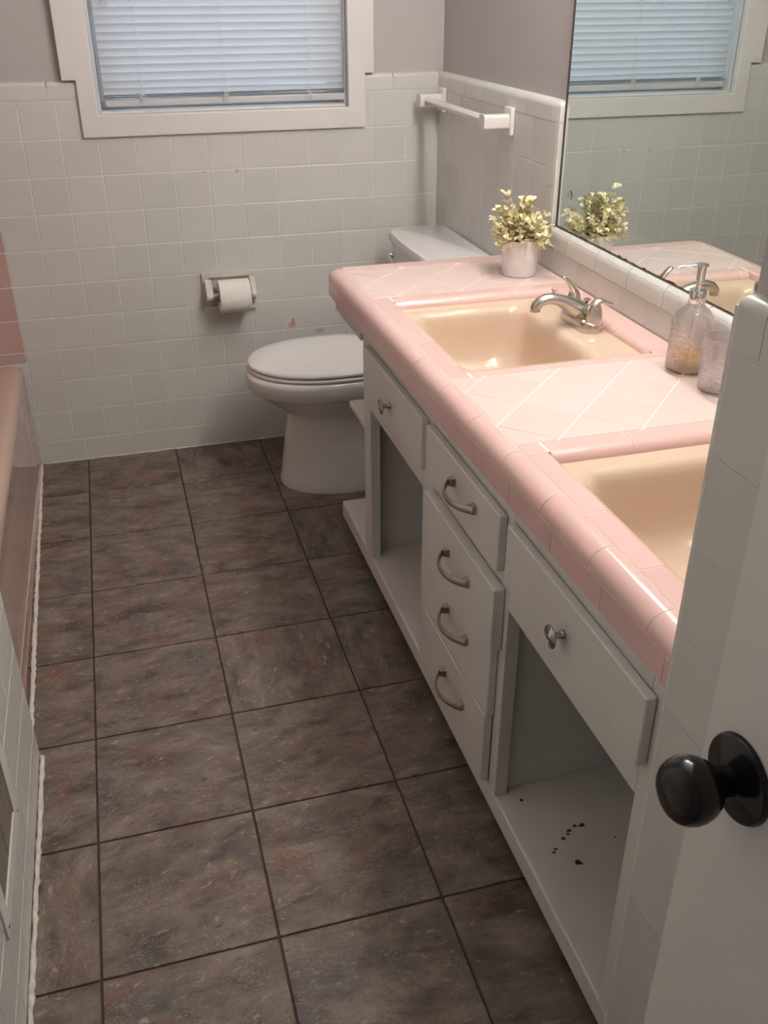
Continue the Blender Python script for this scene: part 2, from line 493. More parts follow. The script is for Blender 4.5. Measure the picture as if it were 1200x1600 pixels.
# rounded end column beside the mirror
colprof = [(XP, -0.872 - GAP / 2), (XR - 0.001, -0.872 - GAP / 2)] + [(XR - 0.001 + 0.018 - 0.018 * math.cos(a), YM + 0.018 - 0.018 * math.sin(a)) for a in [PI / 2 * i / 6 for i in range(7)]] + [(XP, YM)]
for z0, z1 in ((0.927, 1.020), (1.020, ZCAP0)):
    V, F = prism_geo(colprof, lambda u, v, t: (u, v, t), z0 + GAP / 2, z1 - GAP / 2)
    mesh_obj('edge_tile', V, F, 'white_tile', wall_right, smooth=True, auto=35)
# corner cap piece, rounded on top and on its free end
rings = []
for i in range(7):
    a = PI / 2 * i / 6
    ins = 0.018 - 0.018 * math.cos(a); out = 0.018 * math.sin(a)
    zt = ZCAP1 - 0.018 + out
    rings.append((ins, zt))
V, F = [], []
R = 0.018
prof = [(0.0, ZCAP0 + GAP / 2)] + [(R - R * math.cos(PI / 2 * i / 6), ZCAP1 - R + R * math.sin(PI / 2 * i / 6)) for i in range(7)]
rows = []
for ins, z in prof:
    row = [(XR - 0.001 + ins, -0.872 - GAP / 2, z)]
    for i in range(7):
        a = PI / 2 * i / 6
        rad = max(R - ins, 0.0004)
        row.append((XR - 0.001 + R - rad * math.cos(a), YM + R - rad * math.sin(a), z))
    row.append((XP, YM + ins, z)); row.append((XP, -0.872 - GAP / 2, z))
    rows.append(row)
V, F = loft_geo(rows)
mesh_obj('corner_cap_tile', V, F, 'white_tile', wall_right, smooth=True, auto=50)
# backsplash: cut tiles and rounded cap strip under the mirror
ZB1 = 0.925
y1 = -0.872
while y1 > -2.45:
    y0 = max(y1 - P, -2.453); rtile(y0, y1, 0.8165, 0.874, nm='backsplash_tile'); y1 = y0
bcap = [(XR + TT + 0.003, 0.874 + GAP / 2), (XR - 0.002, 0.874 + GAP / 2)] + [(XR - 0.002 + 0.022 - 0.022 * math.cos(a), ZB1 - 0.022 + 0.022 * math.sin(a)) for a in [PI / 2 * i / 7 for i in range(8)]]
bcap = [(XP, 0.874 + GAP / 2)] + bcap[1:] + [(XP, ZB1)]
y1 = -0.872
while y1 > -2.45:
    y0 = max(y1 - 0.1535, -2.453)
    V, F = prism_geo(bcap, lambda u, v, t: (u, t, v), y0 + GAP / 2, y1 - GAP / 2)
    mesh_obj('backsplash_cap', V, F, 'white_tile', wall_right, smooth=True, auto=35)
    y1 = y0

# right partition beside the door (its tiled face is in line with the vanity front)
XPART = 0.735; YPART = -2.453
wall_part = tag(box('wall_partition', XPART + 0.022, XP - 0.001, -3.55, YPART - 0.002, -0.05, CZ, 'wall_paint'), 'grey tiled partition wall end between vanity and open door', 'wall', kind='structure')
V, F = boxes_geo([(XPART + 0.0009, XPART + 0.022, -3.55, YPART - 0.003, 0.0, ZCAP1 - 0.010)])
mesh_obj('grout', V, F, 'grout', wall_part)
edgeprof = lambda yf, yn, rad: [(XPART + 0.008, yn), (XPART, yn)] + [(XPART + rad - rad * math.cos(a), yf - rad + rad * math.sin(a)) for a in [PI / 2 * i / 6 for i in range(7)]] + [(XPART + 0.022, yf), (XPART + 0.022, yf - 0.006), (XPART + 0.008, yf - 0.006)]
zlines = [0.004, zr(8)] + [zr(r) for r in range(7, -3, -1)]
ycols = [YPART, YPART - 0.092] + [YPART - 0.092 - P * k for k in range(1, 9)] + [-3.545]
for i in range(len(zlines) - 1):
    z0, z1 = zlines[i] + GAP / 2, zlines[i + 1] - GAP / 2
    V, F = prism_geo(edgeprof(YPART, ycols[1] + GAP / 2, 0.012), lambda u, v, t: (u, v, t), z0, z1)
    mesh_obj('edge_tile', V, F, 'white_tile', wall_part, smooth=True, auto=35)
    for k in range(1, len(ycols) - 1):
        box('tile', XPART, XPART + TT, ycols[k + 1] + GAP / 2, ycols[k] - GAP / 2, z0, z1, 'white_tile', wall_part, bevel=0.0016, seg=2)
yk = [YPART, YPART - 0.052, YPART - 0.205, YPART - 0.36, YPART - 0.515, YPART - 0.67, YPART - 0.825, YPART - 0.98, -3.545]
for k in range(len(yk) - 1):
    if k == 0:
        rows = []; R = 0.012
        for ins, z in [(0.0, ZCAP0 + GAP / 2)] + [(R - R * math.cos(PI / 2 * i / 6), ZCAP1 - R + R * math.sin(PI / 2 * i / 6)) for i in range(7)]:
            rad = max(R - ins, 0.0004)
            rows.append([(XPART + ins, yk[1] + GAP / 2, z)] + [(XPART + R - rad * math.cos(PI / 2 * i / 6), YPART - R + rad * math.sin(PI / 2 * i / 6), z) for i in range(7)] + [(XPART + 0.0225, YPART - ins, z), (XPART + 0.0225, yk[1] + GAP / 2, z)])
        V, F = loft_geo(rows); mesh_obj('corner_cap_tile', V, F, 'white_tile', wall_part, smooth=True, auto=50)
    else:
        cp = [(TT + 0.015, ZCAP0 + GAP / 2), (0.0, ZCAP0 + GAP / 2)] + [(0.012 - 0.012 * math.cos(a), ZCAP1 - 0.012 + 0.012 * math.sin(a)) for a in [PI / 2 * i / 5 for i in range(6)]] + [(TT + 0.015, ZCAP1)]
        V, F = prism_geo(cp, lambda u, v, t: (XPART + u, t, v), yk[k + 1] + GAP / 2, yk[k] - GAP / 2)
        mesh_obj('cap_tile', V, F, 'white_tile', wall_part, smooth=True, auto=35)

# left wall at the foot of the tub
XL = -0.118; YL = -1.497
wall_left = tag(box('wall_left', -0.95, XL - 0.010, -3.55, YL - 0.008, -0.05, CZ, 'wall_paint'), 'off-white tiled left wall end beyond the bathtub with floor register', 'wall', kind='structure')
V, F = boxes_geo([(XL - 0.010, XL - 0.0009, -3.55, YL - 0.003, 0.0, ZCAP1 - 0.010)])
mesh_obj('grout', V, F, 'grout', wall_left)
zls = [0.004, 0.0818] + [zr(r) for r in range(7, -3, -1)]
yls = [YL, YL - 0.080] + [YL - 0.080 - P * k for k in range(1, 18)] + [-3.545]
for i in range(len(zls) - 1):
    for k in range(len(yls) - 1):
        if i == 0 and k % 2 == 1 and k > 1 : pass
        box('tile', XL - TT, XL, yls[k + 1] + GAP / 2, yls[k] - GAP / 2, zls[i] + GAP / 2, zls[i + 1] - GAP / 2, 'white_tile', wall_left, bevel=0.0016, seg=2)
box('edge_tile', XL - 0.03, XL - 0.001, YL - 0.0075, YL - 0.0005, 0.004, ZCAP1, 'white_tile', wall_left, bevel=0.002, seg=2)
for k in range(13):
    y1 = YL - 0.1545 * k; y0 = max(y1 - 0.1545, -3.545)
    V, F = prism_geo(capprof, lambda u, v, t: (XL - u, t, v), y0 + GAP / 2, y1 - GAP / 2)
    mesh_obj('cap_tile', V, F, 'white_tile', wall_left, smooth=True, auto=35)

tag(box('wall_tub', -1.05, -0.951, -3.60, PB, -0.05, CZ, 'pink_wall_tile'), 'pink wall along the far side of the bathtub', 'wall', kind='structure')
tag(box('wall_front', -0.95, 1.289, -3.70, -3.601, -0.05, CZ, 'wall_paint'), 'grey wall behind the viewer', 'wall', kind='structure')
tag(box('ceiling', -1.05, 1.45, -3.70, 0.16, CZ + 0.001, CZ + 0.08, 'ceiling_paint'), 'plain white ceiling above the bathroom', 'ceiling', kind='structure')

# caulk beads along the floor
def caulk(name, path, w, h, label, seed):
    rr = random.Random(seed); rings = []
    pts = []
    for a, b in zip(path[:-1], path[1:]):
        a, b = Vector(a), Vector(b); n = max(2, int((b - a).length / 0.012))
        pts += [a.lerp(b, i / n) for i in range(n)]
    pts.append(Vector(path[-1]))
    for k, p in enumerate(pts):
        t = (pts[min(k + 1, len(pts) - 1)] - pts[max(0, k - 1)]).normalized()
        s = Vector((-t.y, t.x, 0))
        ww = w * rr.uniform(0.75, 1.3); hh = h * rr.uniform(0.7, 1.25); jit = rr.uniform(-0.0012, 0.0012)
        rings.append([tuple(p + s * (jit + x * ww) + Vector((0, 0, zz * hh))) for x, zz in ((-1, 0), (-0.9, 0.55), (-0.3, 1), (0.3, 0.85), (0.9, 0.35), (1.1, 0))])
    V, F = loft_geo(rings)
    return tag(mesh_obj(name, V, F, 'caulk', None, smooth=True), label, 'caulk', kind='structure')
caulk('trim_1', [(-0.158, -0.010, 0), (-0.152, -0.45, 0), (-0.146, -1.0, 0), (-0.139, -1.49, 0)], 0.0055, 0.006, 'rough cream caulk bead between the bathtub and the floor', 1)
caulk('trim_2', [(-0.112, -1.510, 0), (-0.1125, -1.9, 0), (-0.1135, -2.3, 0), (-0.115, -3.5, 0)], 0.0050, 0.007, 'rough cream caulk bead along the left tiled wall end', 2)
caulk('trim_3', [(-0.15, -0.0025, 0), (0.3, -0.0025, 0), (0.8, -0.0025, 0), (1.27, -0.0025, 0)], 0.0028, 0.005, 'thin cream caulk line along the foot of the back wall', 3)

# ------------------------------------------------------------------ window
window = bpy.data.objects.new('window_1', None)
_register(window, (0.585, 0.0, 1.0645), None); tag(window, 'white cased window above the tiles, hung with a blind', 'window', kind='structure')
Yc0, Yc1 = -0.011, PB + 0.004
ca = [(0.145, 1.0645), (1.029, 1.0645), (1.029, 1.224), (1.058, 1.224), (1.058, 2.10), (0.106, 2.10), (0.106, 1.224), (0.145, 1.224)]
inn = [(WX0, WZ0), (WX1, WZ0), (WX1, WZ1), (WX0, WZ1)]
V = [(x, Yc0, z) for x, z in ca + inn] + [(x, Yc1, z) for x, z in ca + inn]
fr = [(0, 1, 9, 8), (1, 2, 3, 4, 10, 9), (4, 5, 11, 10), (5, 6, 7, 0, 8, 11)]
F = fr + [tuple(i + 12 for i in f) for f in fr] + [(i, (i + 1) % 8, (i + 1) % 8 + 12, i + 12) for i in range(8)] + [(8 + i, 8 + (i + 1) % 4, 20 + (i + 1) % 4, 20 + i) for i in range(4)]
o = mesh_obj('casing', V, F, 'trim_white', window)
m = o.modifiers.new('bevel', 'BEVEL'); m.width = 0.0025; m.segments = 2; m.limit_method = 'ANGLE'
D1 = 0.125
box('jamb', WX0 + 0.0005, WX0 + 0.012, Yc1, D1, WZ0, WZ1, 'sash_white', window)
box('jamb', WX1 - 0.006, WX1 - 0.0005, Yc1, D1, WZ0, WZ1, 'sash_white', window)
box('sill', WX0 + 0.012, WX1 - 0.006, Yc1, D1, WZ0 + 0.0005, WZ0 + 0.008, 'trim_white', window)
sa = box('sash', WX0 + 0.012, WX1 - 0.006, 0.085, 0.118, WZ0 + 0.008, WZ0 + 0.026, 'sash_white', window, bevel=0.003)
box('sash', WX0 + 0.012, WX1 - 0.006, 0.085, 0.118, 1.56, 1.60, 'sash_white', window, bevel=0.003)
box('sash', WX0 + 0.012, WX1 - 0.006, 0.085, 0.118, WZ1 - 0.045, WZ1, 'sash_white', window, bevel=0.003)
for x0 in (WX0 + 0.012, WX1 - 0.046):
    box('sash', x0, x0 + 0.04, 0.086, 0.117, WZ0 + 0.026, WZ1 - 0.045, 'sash_white', window, bevel=0.003)
box('pane', WX0 + 0.052, WX1 - 0.046, 0.098, 0.102, WZ0 + 0.026, 1.56, 'pane_glass', window)
box('pane', WX0 + 0.052, WX1 - 0.046, 0.098, 0.102, 1.60, WZ1 - 0.045, 'pane_glass', window)

# ------------------------------------------------------------------ venetian blind
BX0, BX1, BY = 0.222, 0.971, 0.032
blind = empty('window_blind', ((BX0 + BX1) / 2, BY, 1.14), 'white mini blind with closed slats hanging in the window', 'blind')
def slat_mesh():
    n = 4; V, F = [], []
    w = BX1 - BX0; ch = 0.0265
    for s in (-1, 1):
        for i in range(n + 1):
            t = -1 + 2 * i / n
            V.append((s * w / 2, t * ch / 2, 0.0022 * (1 - t * t)))
    for i in range(n): F.append((i, i + 1, n + 2 + i, n + 1 + i))
    me = bpy.data.meshes.new('slat'); me.from_pydata(V, [], F); me.materials.append(MATS['blind_slat'])
    me.polygons.foreach_set('use_smooth', [True] * len(me.polygons)); me.update()
    return me
sm = slat_mesh()
z = 1.1850; k = 0
while z < 1.955:
    o = bpy.data.objects.new('slat', sm)
    _register(o, ((BX0 + BX1) / 2, BY, z), blind)
    tl = math.radians(-64 + (4 if k < 2 else 0) + random.uniform(-1.2, 1.2))
    o.rotation_euler = (tl, random.uniform(-0.0012, 0.0012) + (0.004 if k == 0 else 0), 0)
    z += 0.0218; k += 1
for i in range(5):
    o = bpy.data.objects.new('slat', sm)
    _register(o, ((BX0 + BX1) / 2 + random.uniform(-.001, .001), BY, 1.1670 + 0.0026 * i), blind)
    o.rotation_euler = (math.radians(-8 + random.uniform(-3, 3)), random.uniform(-0.003, 0.003), 0)
box('bottom_rail', BX0, BX1 + 0.001, BY - 0.013, BY + 0.013, 1.145, 1.166, 'blind_slat', blind, bevel=0.005, seg=3)
box('head_rail', BX0, BX1, BY - 0.014, BY + 0.014, 1.965, 1.998, 'blind_slat', blind, bevel=0.002)
for i, x in enumerate((0.335, 0.588, 0.852)):
    rr = random.Random(i)
    path = [(x + rr.uniform(-.0015, .0015), BY - 0.0145 - rr.uniform(0, .001), 1.165 + 0.8 * j / 30) for j in range(31)]
    V, F = sweep_geo(path, (0.0007, 0.0007), 5, up=(0, 1, 0)); mesh_obj('ladder_cord', V, F, 'cord', blind)
    path = []
    for j in range(40):
        a = j / 39
        path.append((x + 0.012 * math.sin(j * 1.3 + i) * (0.4 + 0.6 * rr.random()), BY - 0.016 - 0.002 * rr.random(), 1.185 - 0.03 * a + 0.006 * math.cos(j * 2.1)))
    V, F = sweep_geo(path, (0.0008, 0.0008), 5, up=(0, 1, 0)); mesh_obj('cord_knot', V, F, 'cord', blind)
path = [(0.258, BY - 0.018, 1.415), (0.258, BY - 0.018, 1.7), (0.258, BY - 0.016, 1.96)]
V, F = sweep_geo(path, (0.004, 0.004), 6, up=(0, 1, 0)); mesh_obj('tilt_wand', V, F, 'clear_plastic', blind)

# ------------------------------------------------------------------ mirror
mirror = empty('wall_mirror', (1.2945, -1.69, 0.927), 'large frameless wall mirror above the vanity backsplash', 'mirror')
box('glass', 1.2915, 1.2975, -2.449, YM - 0.001, 0.9265, 1.80, 'mirror_glass', mirror)
rr = random.Random(3)
prev = None; top, bot = [], []
for i in range(150):
    yy = YM - 0.004 - 1.51 * i / 149
    top.append((yy, 0.9285 + 0.0012 * rr.random() + (0.004 * rr.random() if rr.random() < 0.12 else 0))); bot.append((yy, 0.9268))
V, F = prism_geo(top + bot[::-1], lambda u, v, t: (t, u, v), 1.2911, 1.2916)
mesh_obj('tarnished_edge', V, F, 'chip_dark', mirror)
box('edge', 1.2895, 1.2978, YM - 0.0035, YM - 0.0005, 0.9265, 1.80, 'chip_dark', mirror)
V, F = lathe_geo([(0.011, 1.2914), (0.011, 1.289), (0.007, 1.286), (0.003, 1.2855)], (0, -0.988, 1.013), 'x', 16)
cl = mesh_obj('mirror_clip', V, F, 'clear_plastic', mirror, smooth=True, auto=40); cl['label'] = 'small clear plastic clip'
V, F = lathe_geo([(0.004, 1.2857), (0.004, 1.284), (0.002, 1.2835)], (0, -0.988, 1.013), 'x', 10)
mesh_obj('screw', V, F, 'chrome', mirror)

# ------------------------------------------------------------------ vanity light over the mirror (above the frame)
for yc, lab in ((-1.22, 'chrome vanity light with three lit globes above the far basin'), (-1.92, 'chrome vanity light with three lit globes above the near basin')):
    light = empty('vanity_light', (XP, yc, 1.985), lab, 'lamp', 'vanity lights above the mirror')
    box('back_plate', 1.274, XP - 0.0005, yc - 0.27, yc + 0.27, 1.99, 2.07, 'chrome', light, bevel=0.004)
    for i in (-1, 0, 1):
        yy = yc + 0.185 * i
        V, F = lathe_geo([(0.022, 1.274), (0.024, 1.262), (0.020, 1.250)], (0, yy, 2.03), 'x', 20)
        sk_ = mesh_obj('socket', V, F, 'chrome', light, smooth=True, auto=40)
        pr = [(0.018, 1.252)] + [(0.065 * math.sin(a), 1.190 + 0.065 * math.cos(a)) for a in [0.31 + (PI - 0.31) * j / 12 for j in range(13)]]
        V, F = lathe_geo(pr, (0, yy, 2.03), 'x', 20)
        mesh_obj('bulb', V, F, 'lit_bulb', sk_, smooth=True)

# ------------------------------------------------------------------ vanity countertop
ZT = 0.815
def sk(x, y, z): return (x + 0.012 * (-y - 1.6) * max(0.0, min(1.0, (1.279 - x) / 0.544)), y, z)
XF, XI = 0.735, 0.772                     # front face, inside edge of front trim
YF, YI = -0.727, -0.795                   # far face, inside edge of far trim
YN = -2.452
XB = 1.278
counter = empty('vanity_countertop', (1.0, -1.6, 0.745), 'pink tiled vanity countertop with diagonal tiles and rounded trim', 'countertop')
SX0, SX1 = 0.815, 1.215
SINKS = [(-1.100, -1.560), (-1.958, -2.418)]     # far, near edge of each opening
BANDS = [(-1.050, -1.602), (-1.908, YN)]
def skg(g): return [sk(*v) for v in g[0]], g[1]
# substrate in strips around the basins
zs0, zs1 = 0.7465, 0.8140
R_ = [(XF + 0.006, XB, -1.085, YF - 0.006), (XF + 0.006, XB, -1.943, -1.575), (XF + 0.006, XB, YN, -2.433)]
for (a, b) in ((-1.575, -1.085), (-2.433, -1.943)):
    R_ += [(XF + 0.006, SX0 - 0.012, a, b), (SX1 + 0.014, XB, a, b)]
rects = [(x0, x1, y0, y1, zs0, zs1 - (0.014 if 0 else 0)) for x0, x1, y0, y1 in R_]
# front strip is lower under the rounded nose
V, F = boxes_geo([(max(x0, XI - 0.004), x1, y0, min(y1, YI + 0.004), zs0, zs1) for x0, x1, y0, y1 in R_])
V2, F2 = boxes_geo([(XF + 0.005, XI, YN, YI + 0.03, zs0, 0.784), (XF + 0.02, XB, YI, YF - 0.005, zs0, 0.784)])
g = join_geo((V, F), (V2, F2))
V, F = skg(g)
mesh_obj('grout_bed', V, F, 'pink_grout', counter)

def ctile(poly, mat, nm='tile', ztop=ZT, th=0.009, ch=0.0011):
    cx = sum(p[0] for p in poly) / len(poly); cy = sum(p[1] for p in poly) / len(poly)
    n = len(poly)
    def ins(d):
        out = []
        for x, y in poly:
            l = math.hypot(x - cx, y - cy); f = (l - d) / l if l > 1e-6 else 1
            out.append((cx + (x - cx) * f, cy + (y - cy) * f))
        return out
    rings = [[sk(x, y, ztop - th) for x, y in poly], [sk(x, y, ztop - ch) for x, y in poly], [sk(x, y, ztop) for x, y in ins(ch * 1.6)]]
    V, F = loft_geo(rings)
    mesh_obj(nm, V, F, mat, counter)
def clip(poly, x0, x1, y0, y1):
    def cut(ps, f, inter):
        out = []
        for i in range(len(ps)):
            a, b = ps[i - 1], ps[i]
            fa, fb = f(a), f(b)
            if fb >= 0:
                if fa < 0: out.append(inter(a, b, fa / (fa - fb)))
                out.append(b)
            elif fa >= 0: out.append(inter(a, b, fa / (fa - fb)))
        return out
    lerp = lambda a, b, t: (a[0] + (b[0] - a[0]) * t, a[1] + (b[1] - a[1]) * t)
    for f in (lambda p: p[0] - x0, lambda p: x1 - p[0], lambda p: p[1] - y0, lambda p: y1 - p[1]):
        if poly: poly = cut(poly, f, lerp)
    out = []
    for p in poly:
        if not out or math.hypot(p[0] - out[-1][0], p[1] - out[-1][1]) > 5e-4: out.append(p)
    if len(out) > 2 and math.hypot(out[0][0] - out[-1][0], out[0][1] - out[-1][1]) < 5e-4: out.pop()
    return out
def area(p): return 0.5 * abs(sum(p[i - 1][0] * p[i][1] - p[i][0] * p[i - 1][1] for i in range(len(p))))
H = 0.0778
def field(x0, x1, y0, y1, nx, ny):
    """diamond tiles, a joint crossing at (nx, ny)"""
    g = 0.0011
    for i in range(-9, 10):
        for j in range(-9, 10):
            cx, cy = nx + H * (i + j), ny + H * (i - j) + H
            h = H - 0.0012
            d = clip([(cx + h, cy), (cx, cy + h), (cx - h, cy), (cx, cy - h)], x0 + g, x1 - g, y0 + g, y1 - g)
            if len(d) >= 3 and area(d) > 1.2e-4: ctile(d, 'pink_field')
field(XI, XB, BANDS[0][0], YI, 0.842, -0.884)
field(XI, XB, BANDS[1][0], BANDS[0][1], 1.005, -1.748)

NR = 0.028
nose = [(XI - GAP / 2, ZT - 0.014), (XI - GAP / 2, ZT)] + [(XF + NR + NR * math.cos(a), ZT - NR + NR * math.sin(a)) for a in [PI / 2 + PI / 2 * i / 8 for i in range(9)]] + [(XF, 0.7855), (XF + 0.010, 0.7855)]
def yseq(first, step, y_start, y_end):
    ys = [y_start]; y = first
    while y > y_start: y -= step
    while y > y_end + 0.012:
        if y < y_start - 0.012: ys.append(y)
        y -= step
    ys.append(y_end); return ys
ys = yseq(-1.4745, 0.1525, YI, YN)
for a, b in zip(ys[:-1], ys[1:]):
    V, F = skg(prism_geo(nose, lambda u, v, t: (u, t, v), b + GAP / 2, a - GAP / 2)); mesh_obj('edge_trim', V, F, 'pink_trim', counter, smooth=True, auto=35)
ys = yseq(-1.510, 0.1540, YI, YN)
for a, b in zip(ys[:-1], ys[1:]):
    V, F = skg(boxes_geo([(XF - 0.0005, XF + 0.008, b + GAP / 2, a - GAP / 2, 0.7455, 0.7838)])); mesh_obj('apron_tile', V, F, 'pink_trim', counter)
FW = YF - YI
def inset(profile, d):
    cx = sum(p[0] for p in profile) / len(profile); cy = sum(p[1] for p in profile) / len(profile)
    out = []
    for u, v in profile:
        l = math.hypot(u - cx, v - cy); f = (l - d) / l; out.append((cx + (u - cx) * f, cy + (v - cy) * f))
    return out
def inset_nose(prof, du): return [(u + (du if u < XF + NR else 0), v - 0.0009) for u, v in prof]
V, F = skg(prism_geo([(u + 0.0009, v - 0.0006) for u, v in nose], lambda u, v, t: (u, t, v), YN + 0.001, YI + 0.001, 12)); mesh_obj('grout_line', V, F, 'pink_grout', counter, smooth=True, auto=35)
V, F = skg(boxes_geo([(XF + 0.0005, XF + 0.008, YN, YI + 0.001, 0.7455, 0.7866)])); mesh_obj('grout_line', V, F, 'pink_grout', counter)
nosef = [(YI + GAP / 2, ZT - 0.014), (YI + GAP / 2, ZT)] + [(YF - NR + NR * math.cos(a), ZT - NR + NR * math.sin(a)) for a in [PI / 2 - PI / 2 * i / 8 for i in range(9)]] + [(YF, 0.7855), (YF - 0.010, 0.7855)]
xs = [XI, 0.810, 0.9625, 1.115, XB]
V, F = skg(prism_geo([(u - 0.0009, v - 0.0006) for u, v in nosef], lambda u, v, t: (t, u, v), XI, XB, 2)); mesh_obj('grout_line', V, F, 'pink_grout', counter, smooth=True, auto=35)
for a, b in zip(xs[:-1], xs[1:]):
    V, F = skg(prism_geo(nosef, lambda u, v, t: (t, u, v), a + GAP / 2, b - GAP / 2)); mesh_obj('edge_trim', V, F, 'pink_trim', counter, smooth=True, auto=35)
    V, F = skg(boxes_geo([(a + GAP / 2, b - GAP / 2, YF - 0.008, YF + 0.0005, 0.7455, 0.7838)])); mesh_obj('apron_tile', V, F, 'pink_trim', counter)
# rounded far corner: profile turned about the inner corner
rows = []
for (d, z) in [(0.0, ZT)] + [(1 - NR / 0.037 + (NR / 0.037) * math.sin(PI / 2 * i / 8), ZT - NR + NR * math.cos(PI / 2 * i / 8)) for i in range(9)] + [(1.0, 0.7855)]:
    d = max(d, 0.002)
    row = []
    for i in range(11):
        a = PI / 2 * i / 10
        # squarish corner (superellipse)
        c, s = math.cos(a) ** 0.5, math.sin(a) ** 0.5
        row.append(sk(XI - (XI - XF) * d * c, YI + FW * d * s, z))
    row.append(sk(XI, YI, z)); rows.append(row)
V, F = loft_geo(rows); mesh_obj('corner_trim', V, F, 'pink_trim', counter, smooth=True, auto=40)
rows = []
for z in (0.7455, 0.7838):
    rows.append([sk(XI - (XI - XF) * math.cos(PI / 2 * i / 10) ** 0.5, YI + FW * math.sin(PI / 2 * i / 10) ** 0.5, z) for i in range(11)] + [sk(XI, YI, z)])
V, F = loft_geo(rows); mesh_obj('corner_tile', V, F, 'pink_trim', counter, smooth=True, auto=40)
# basin surrounds
QR = 0.019
def band_prof(w, r=QR, zlow=0.7985):
    return [(GAP / 2, ZT - 0.012), (GAP / 2, ZT)] + [(w - r + r * math.sin(a), ZT - r + r * math.cos(a)) for a in [PI / 2 * i / 7 for i in range(8)]] + [(w, zlow), (w - 0.012, zlow)]
for (sf, sn), (bf, bn) in zip(SINKS, BANDS):
    bp_ = lambda w, r=QR: [(u - 0.0009, v - 0.0006) for u, v in band_prof(w, r)]
    for geo in (prism_geo(bp_(bf - sf), lambda u, v, t: (t, bf - u, v), 0.8165, SX1), prism_geo(bp_(sn - bn), lambda u, v, t: (t, bn + u, v), 0.8165, SX1),
                prism_geo(bp_(XB - SX1), lambda u, v, t: (XB - u, t, v), sn, sf, 4), prism_geo(bp_(SX0 - XI, 0.007), lambda u, v, t: (XI + u, t, v), bn, bf, 4)):
        V, F = skg(geo); mesh_obj('grout_line', V, F, 'pink_grout', counter, smooth=True, auto=35)
    xs = [0.8165, 0.838, 0.972, 1.122, SX1 + 0.0]
    if bf < -1.5: xs = [0.8165, 0.962, 1.112, SX1]
    for a, b in zip(xs[:-1], xs[1:]):
        V, F = skg(prism_geo(band_prof(bf - sf), lambda u, v, t: (t, bf - u, v), a + GAP / 2, b - GAP / 2)); mesh_obj('basin_trim', V, F, 'pink_trim', counter, smooth=True, auto=35)
        V, F = skg(prism_geo(band_prof(sn - bn), lambda u, v, t: (t, bn + u, v), a + GAP / 2, b - GAP / 2)); mesh_obj('basin_trim', V, F, 'pink_trim', counter, smooth=True, auto=35)
    ys = [sf, sf - 0.155, sf - 0.31, sn]
    for a, b in zip(ys[:-1], ys[1:]):
        V, F = skg(prism_geo(band_prof(XB - SX1), lambda u, v, t: (XB - u, t, v), b + GAP / 2, a - GAP / 2)); mesh_obj('basin_trim', V, F, 'pink_trim', counter, smooth=True, auto=35)
    # back corners
    for y0, y1 in ((sf, bf), (bn, sn)):
        ctile([(SX1 + 0.001, y0 + 0.001), (XB - 0.001, y0 + 0.001), (XB - 0.001, y1 - 0.001), (SX1 + 0.001, y1 - 0.001)], 'pink_trim', 'corner_tile')
    ys = yseq(-1.241 if bf > -1.5 else -1.996, 0.1525, bf, bn)
    if bf < -1.5: ys = [bf, -1.952, -1.996, -2.146, -2.300, bn]
    for a, b in zip(ys[:-1], ys[1:]):
        V, F = skg(prism_geo(band_prof(SX0 - XI, 0.007), lambda u, v, t: (XI + u, t, v), b + GAP / 2, a - GAP / 2)); mesh_obj('basin_trim', V, F, 'pink_trim', counter, smooth=True, auto=35)
V, F = boxes_geo([(0.7475, 0.757, -2.4515, -2.449, 0.746, 0.81)])
mesh_obj('end_grout', V, F, 'grout', counter)

# ------------------------------------------------------------------ basins
def basin(sf, sn, label):
    cy = (sf + sn) / 2; ny = sf - sn
    root = empty('sink_basin', ((SX0 + SX1) / 2, cy, 0.655), label, 'sink', 'peach basins set in the pink countertop')
    x0, x1 = SX0 - 0.010, SX1 + 0.011
    hy = ny / 2 + 0.012
    bx0, bx1 = 0.838, 1.118
    bc, bh = (bx0 + bx1) / 2, (bx1 - bx0) / 2
    by = ny / 2 - 0.042
    zt = 0.7975
    rings = [rrect((x0 + x1) / 2, cy, (x1 - x0) / 2, hy, 0.006, zt - 0.02),
             rrect((x0 + x1) / 2, cy, (x1 - x0) / 2, hy, 0.006, zt)]
    rim = [(0.014, 0.000, 0.030), (0.008, -0.0010, 0.030), (0.002, -0.004, 0.032), (-0.004, -0.010, 0.034), (-0.008, -0.020, 0.036), (-0.012, -0.04, 0.04),
           (-0.020, -0.085, 0.05), (-0.028, -0.112, 0.055), (-0.040, -0.128, 0.06), (-0.060, -0.136, 0.06), (-0.10, -0.140, 0.045), (-0.118, -0.1415, 0.02)]
    for d, dz, r in rim:
        rings.append(rrect(bc, cy, bh + d, by + d, r, zt + dz))
    V, F = loft_geo(rings, cap0=False)
    V = [sk(*v) for v in V]
    b = mesh_obj('bowl', V, F, 'peach_enamel', root, smooth=True, auto=60)
    dz = zt - 0.1425
    V, F = lathe_geo([(0.021, dz + 0.0005), (0.021, dz + 0.003), (0.017, dz + 0.004), (0.012, dz + 0.001), (0.003, dz + 0.001)], (bc, cy, 0), 'z', 24)
    mesh_obj('drain', V, F, 'chrome', root, smooth=True, auto=30)
    return root
basin(*SINKS[0], 'peach enamel sink basin at the far end, nearest the plant')
basin(*SINKS[1], 'peach enamel sink basin at the near end, cut off by the partition')

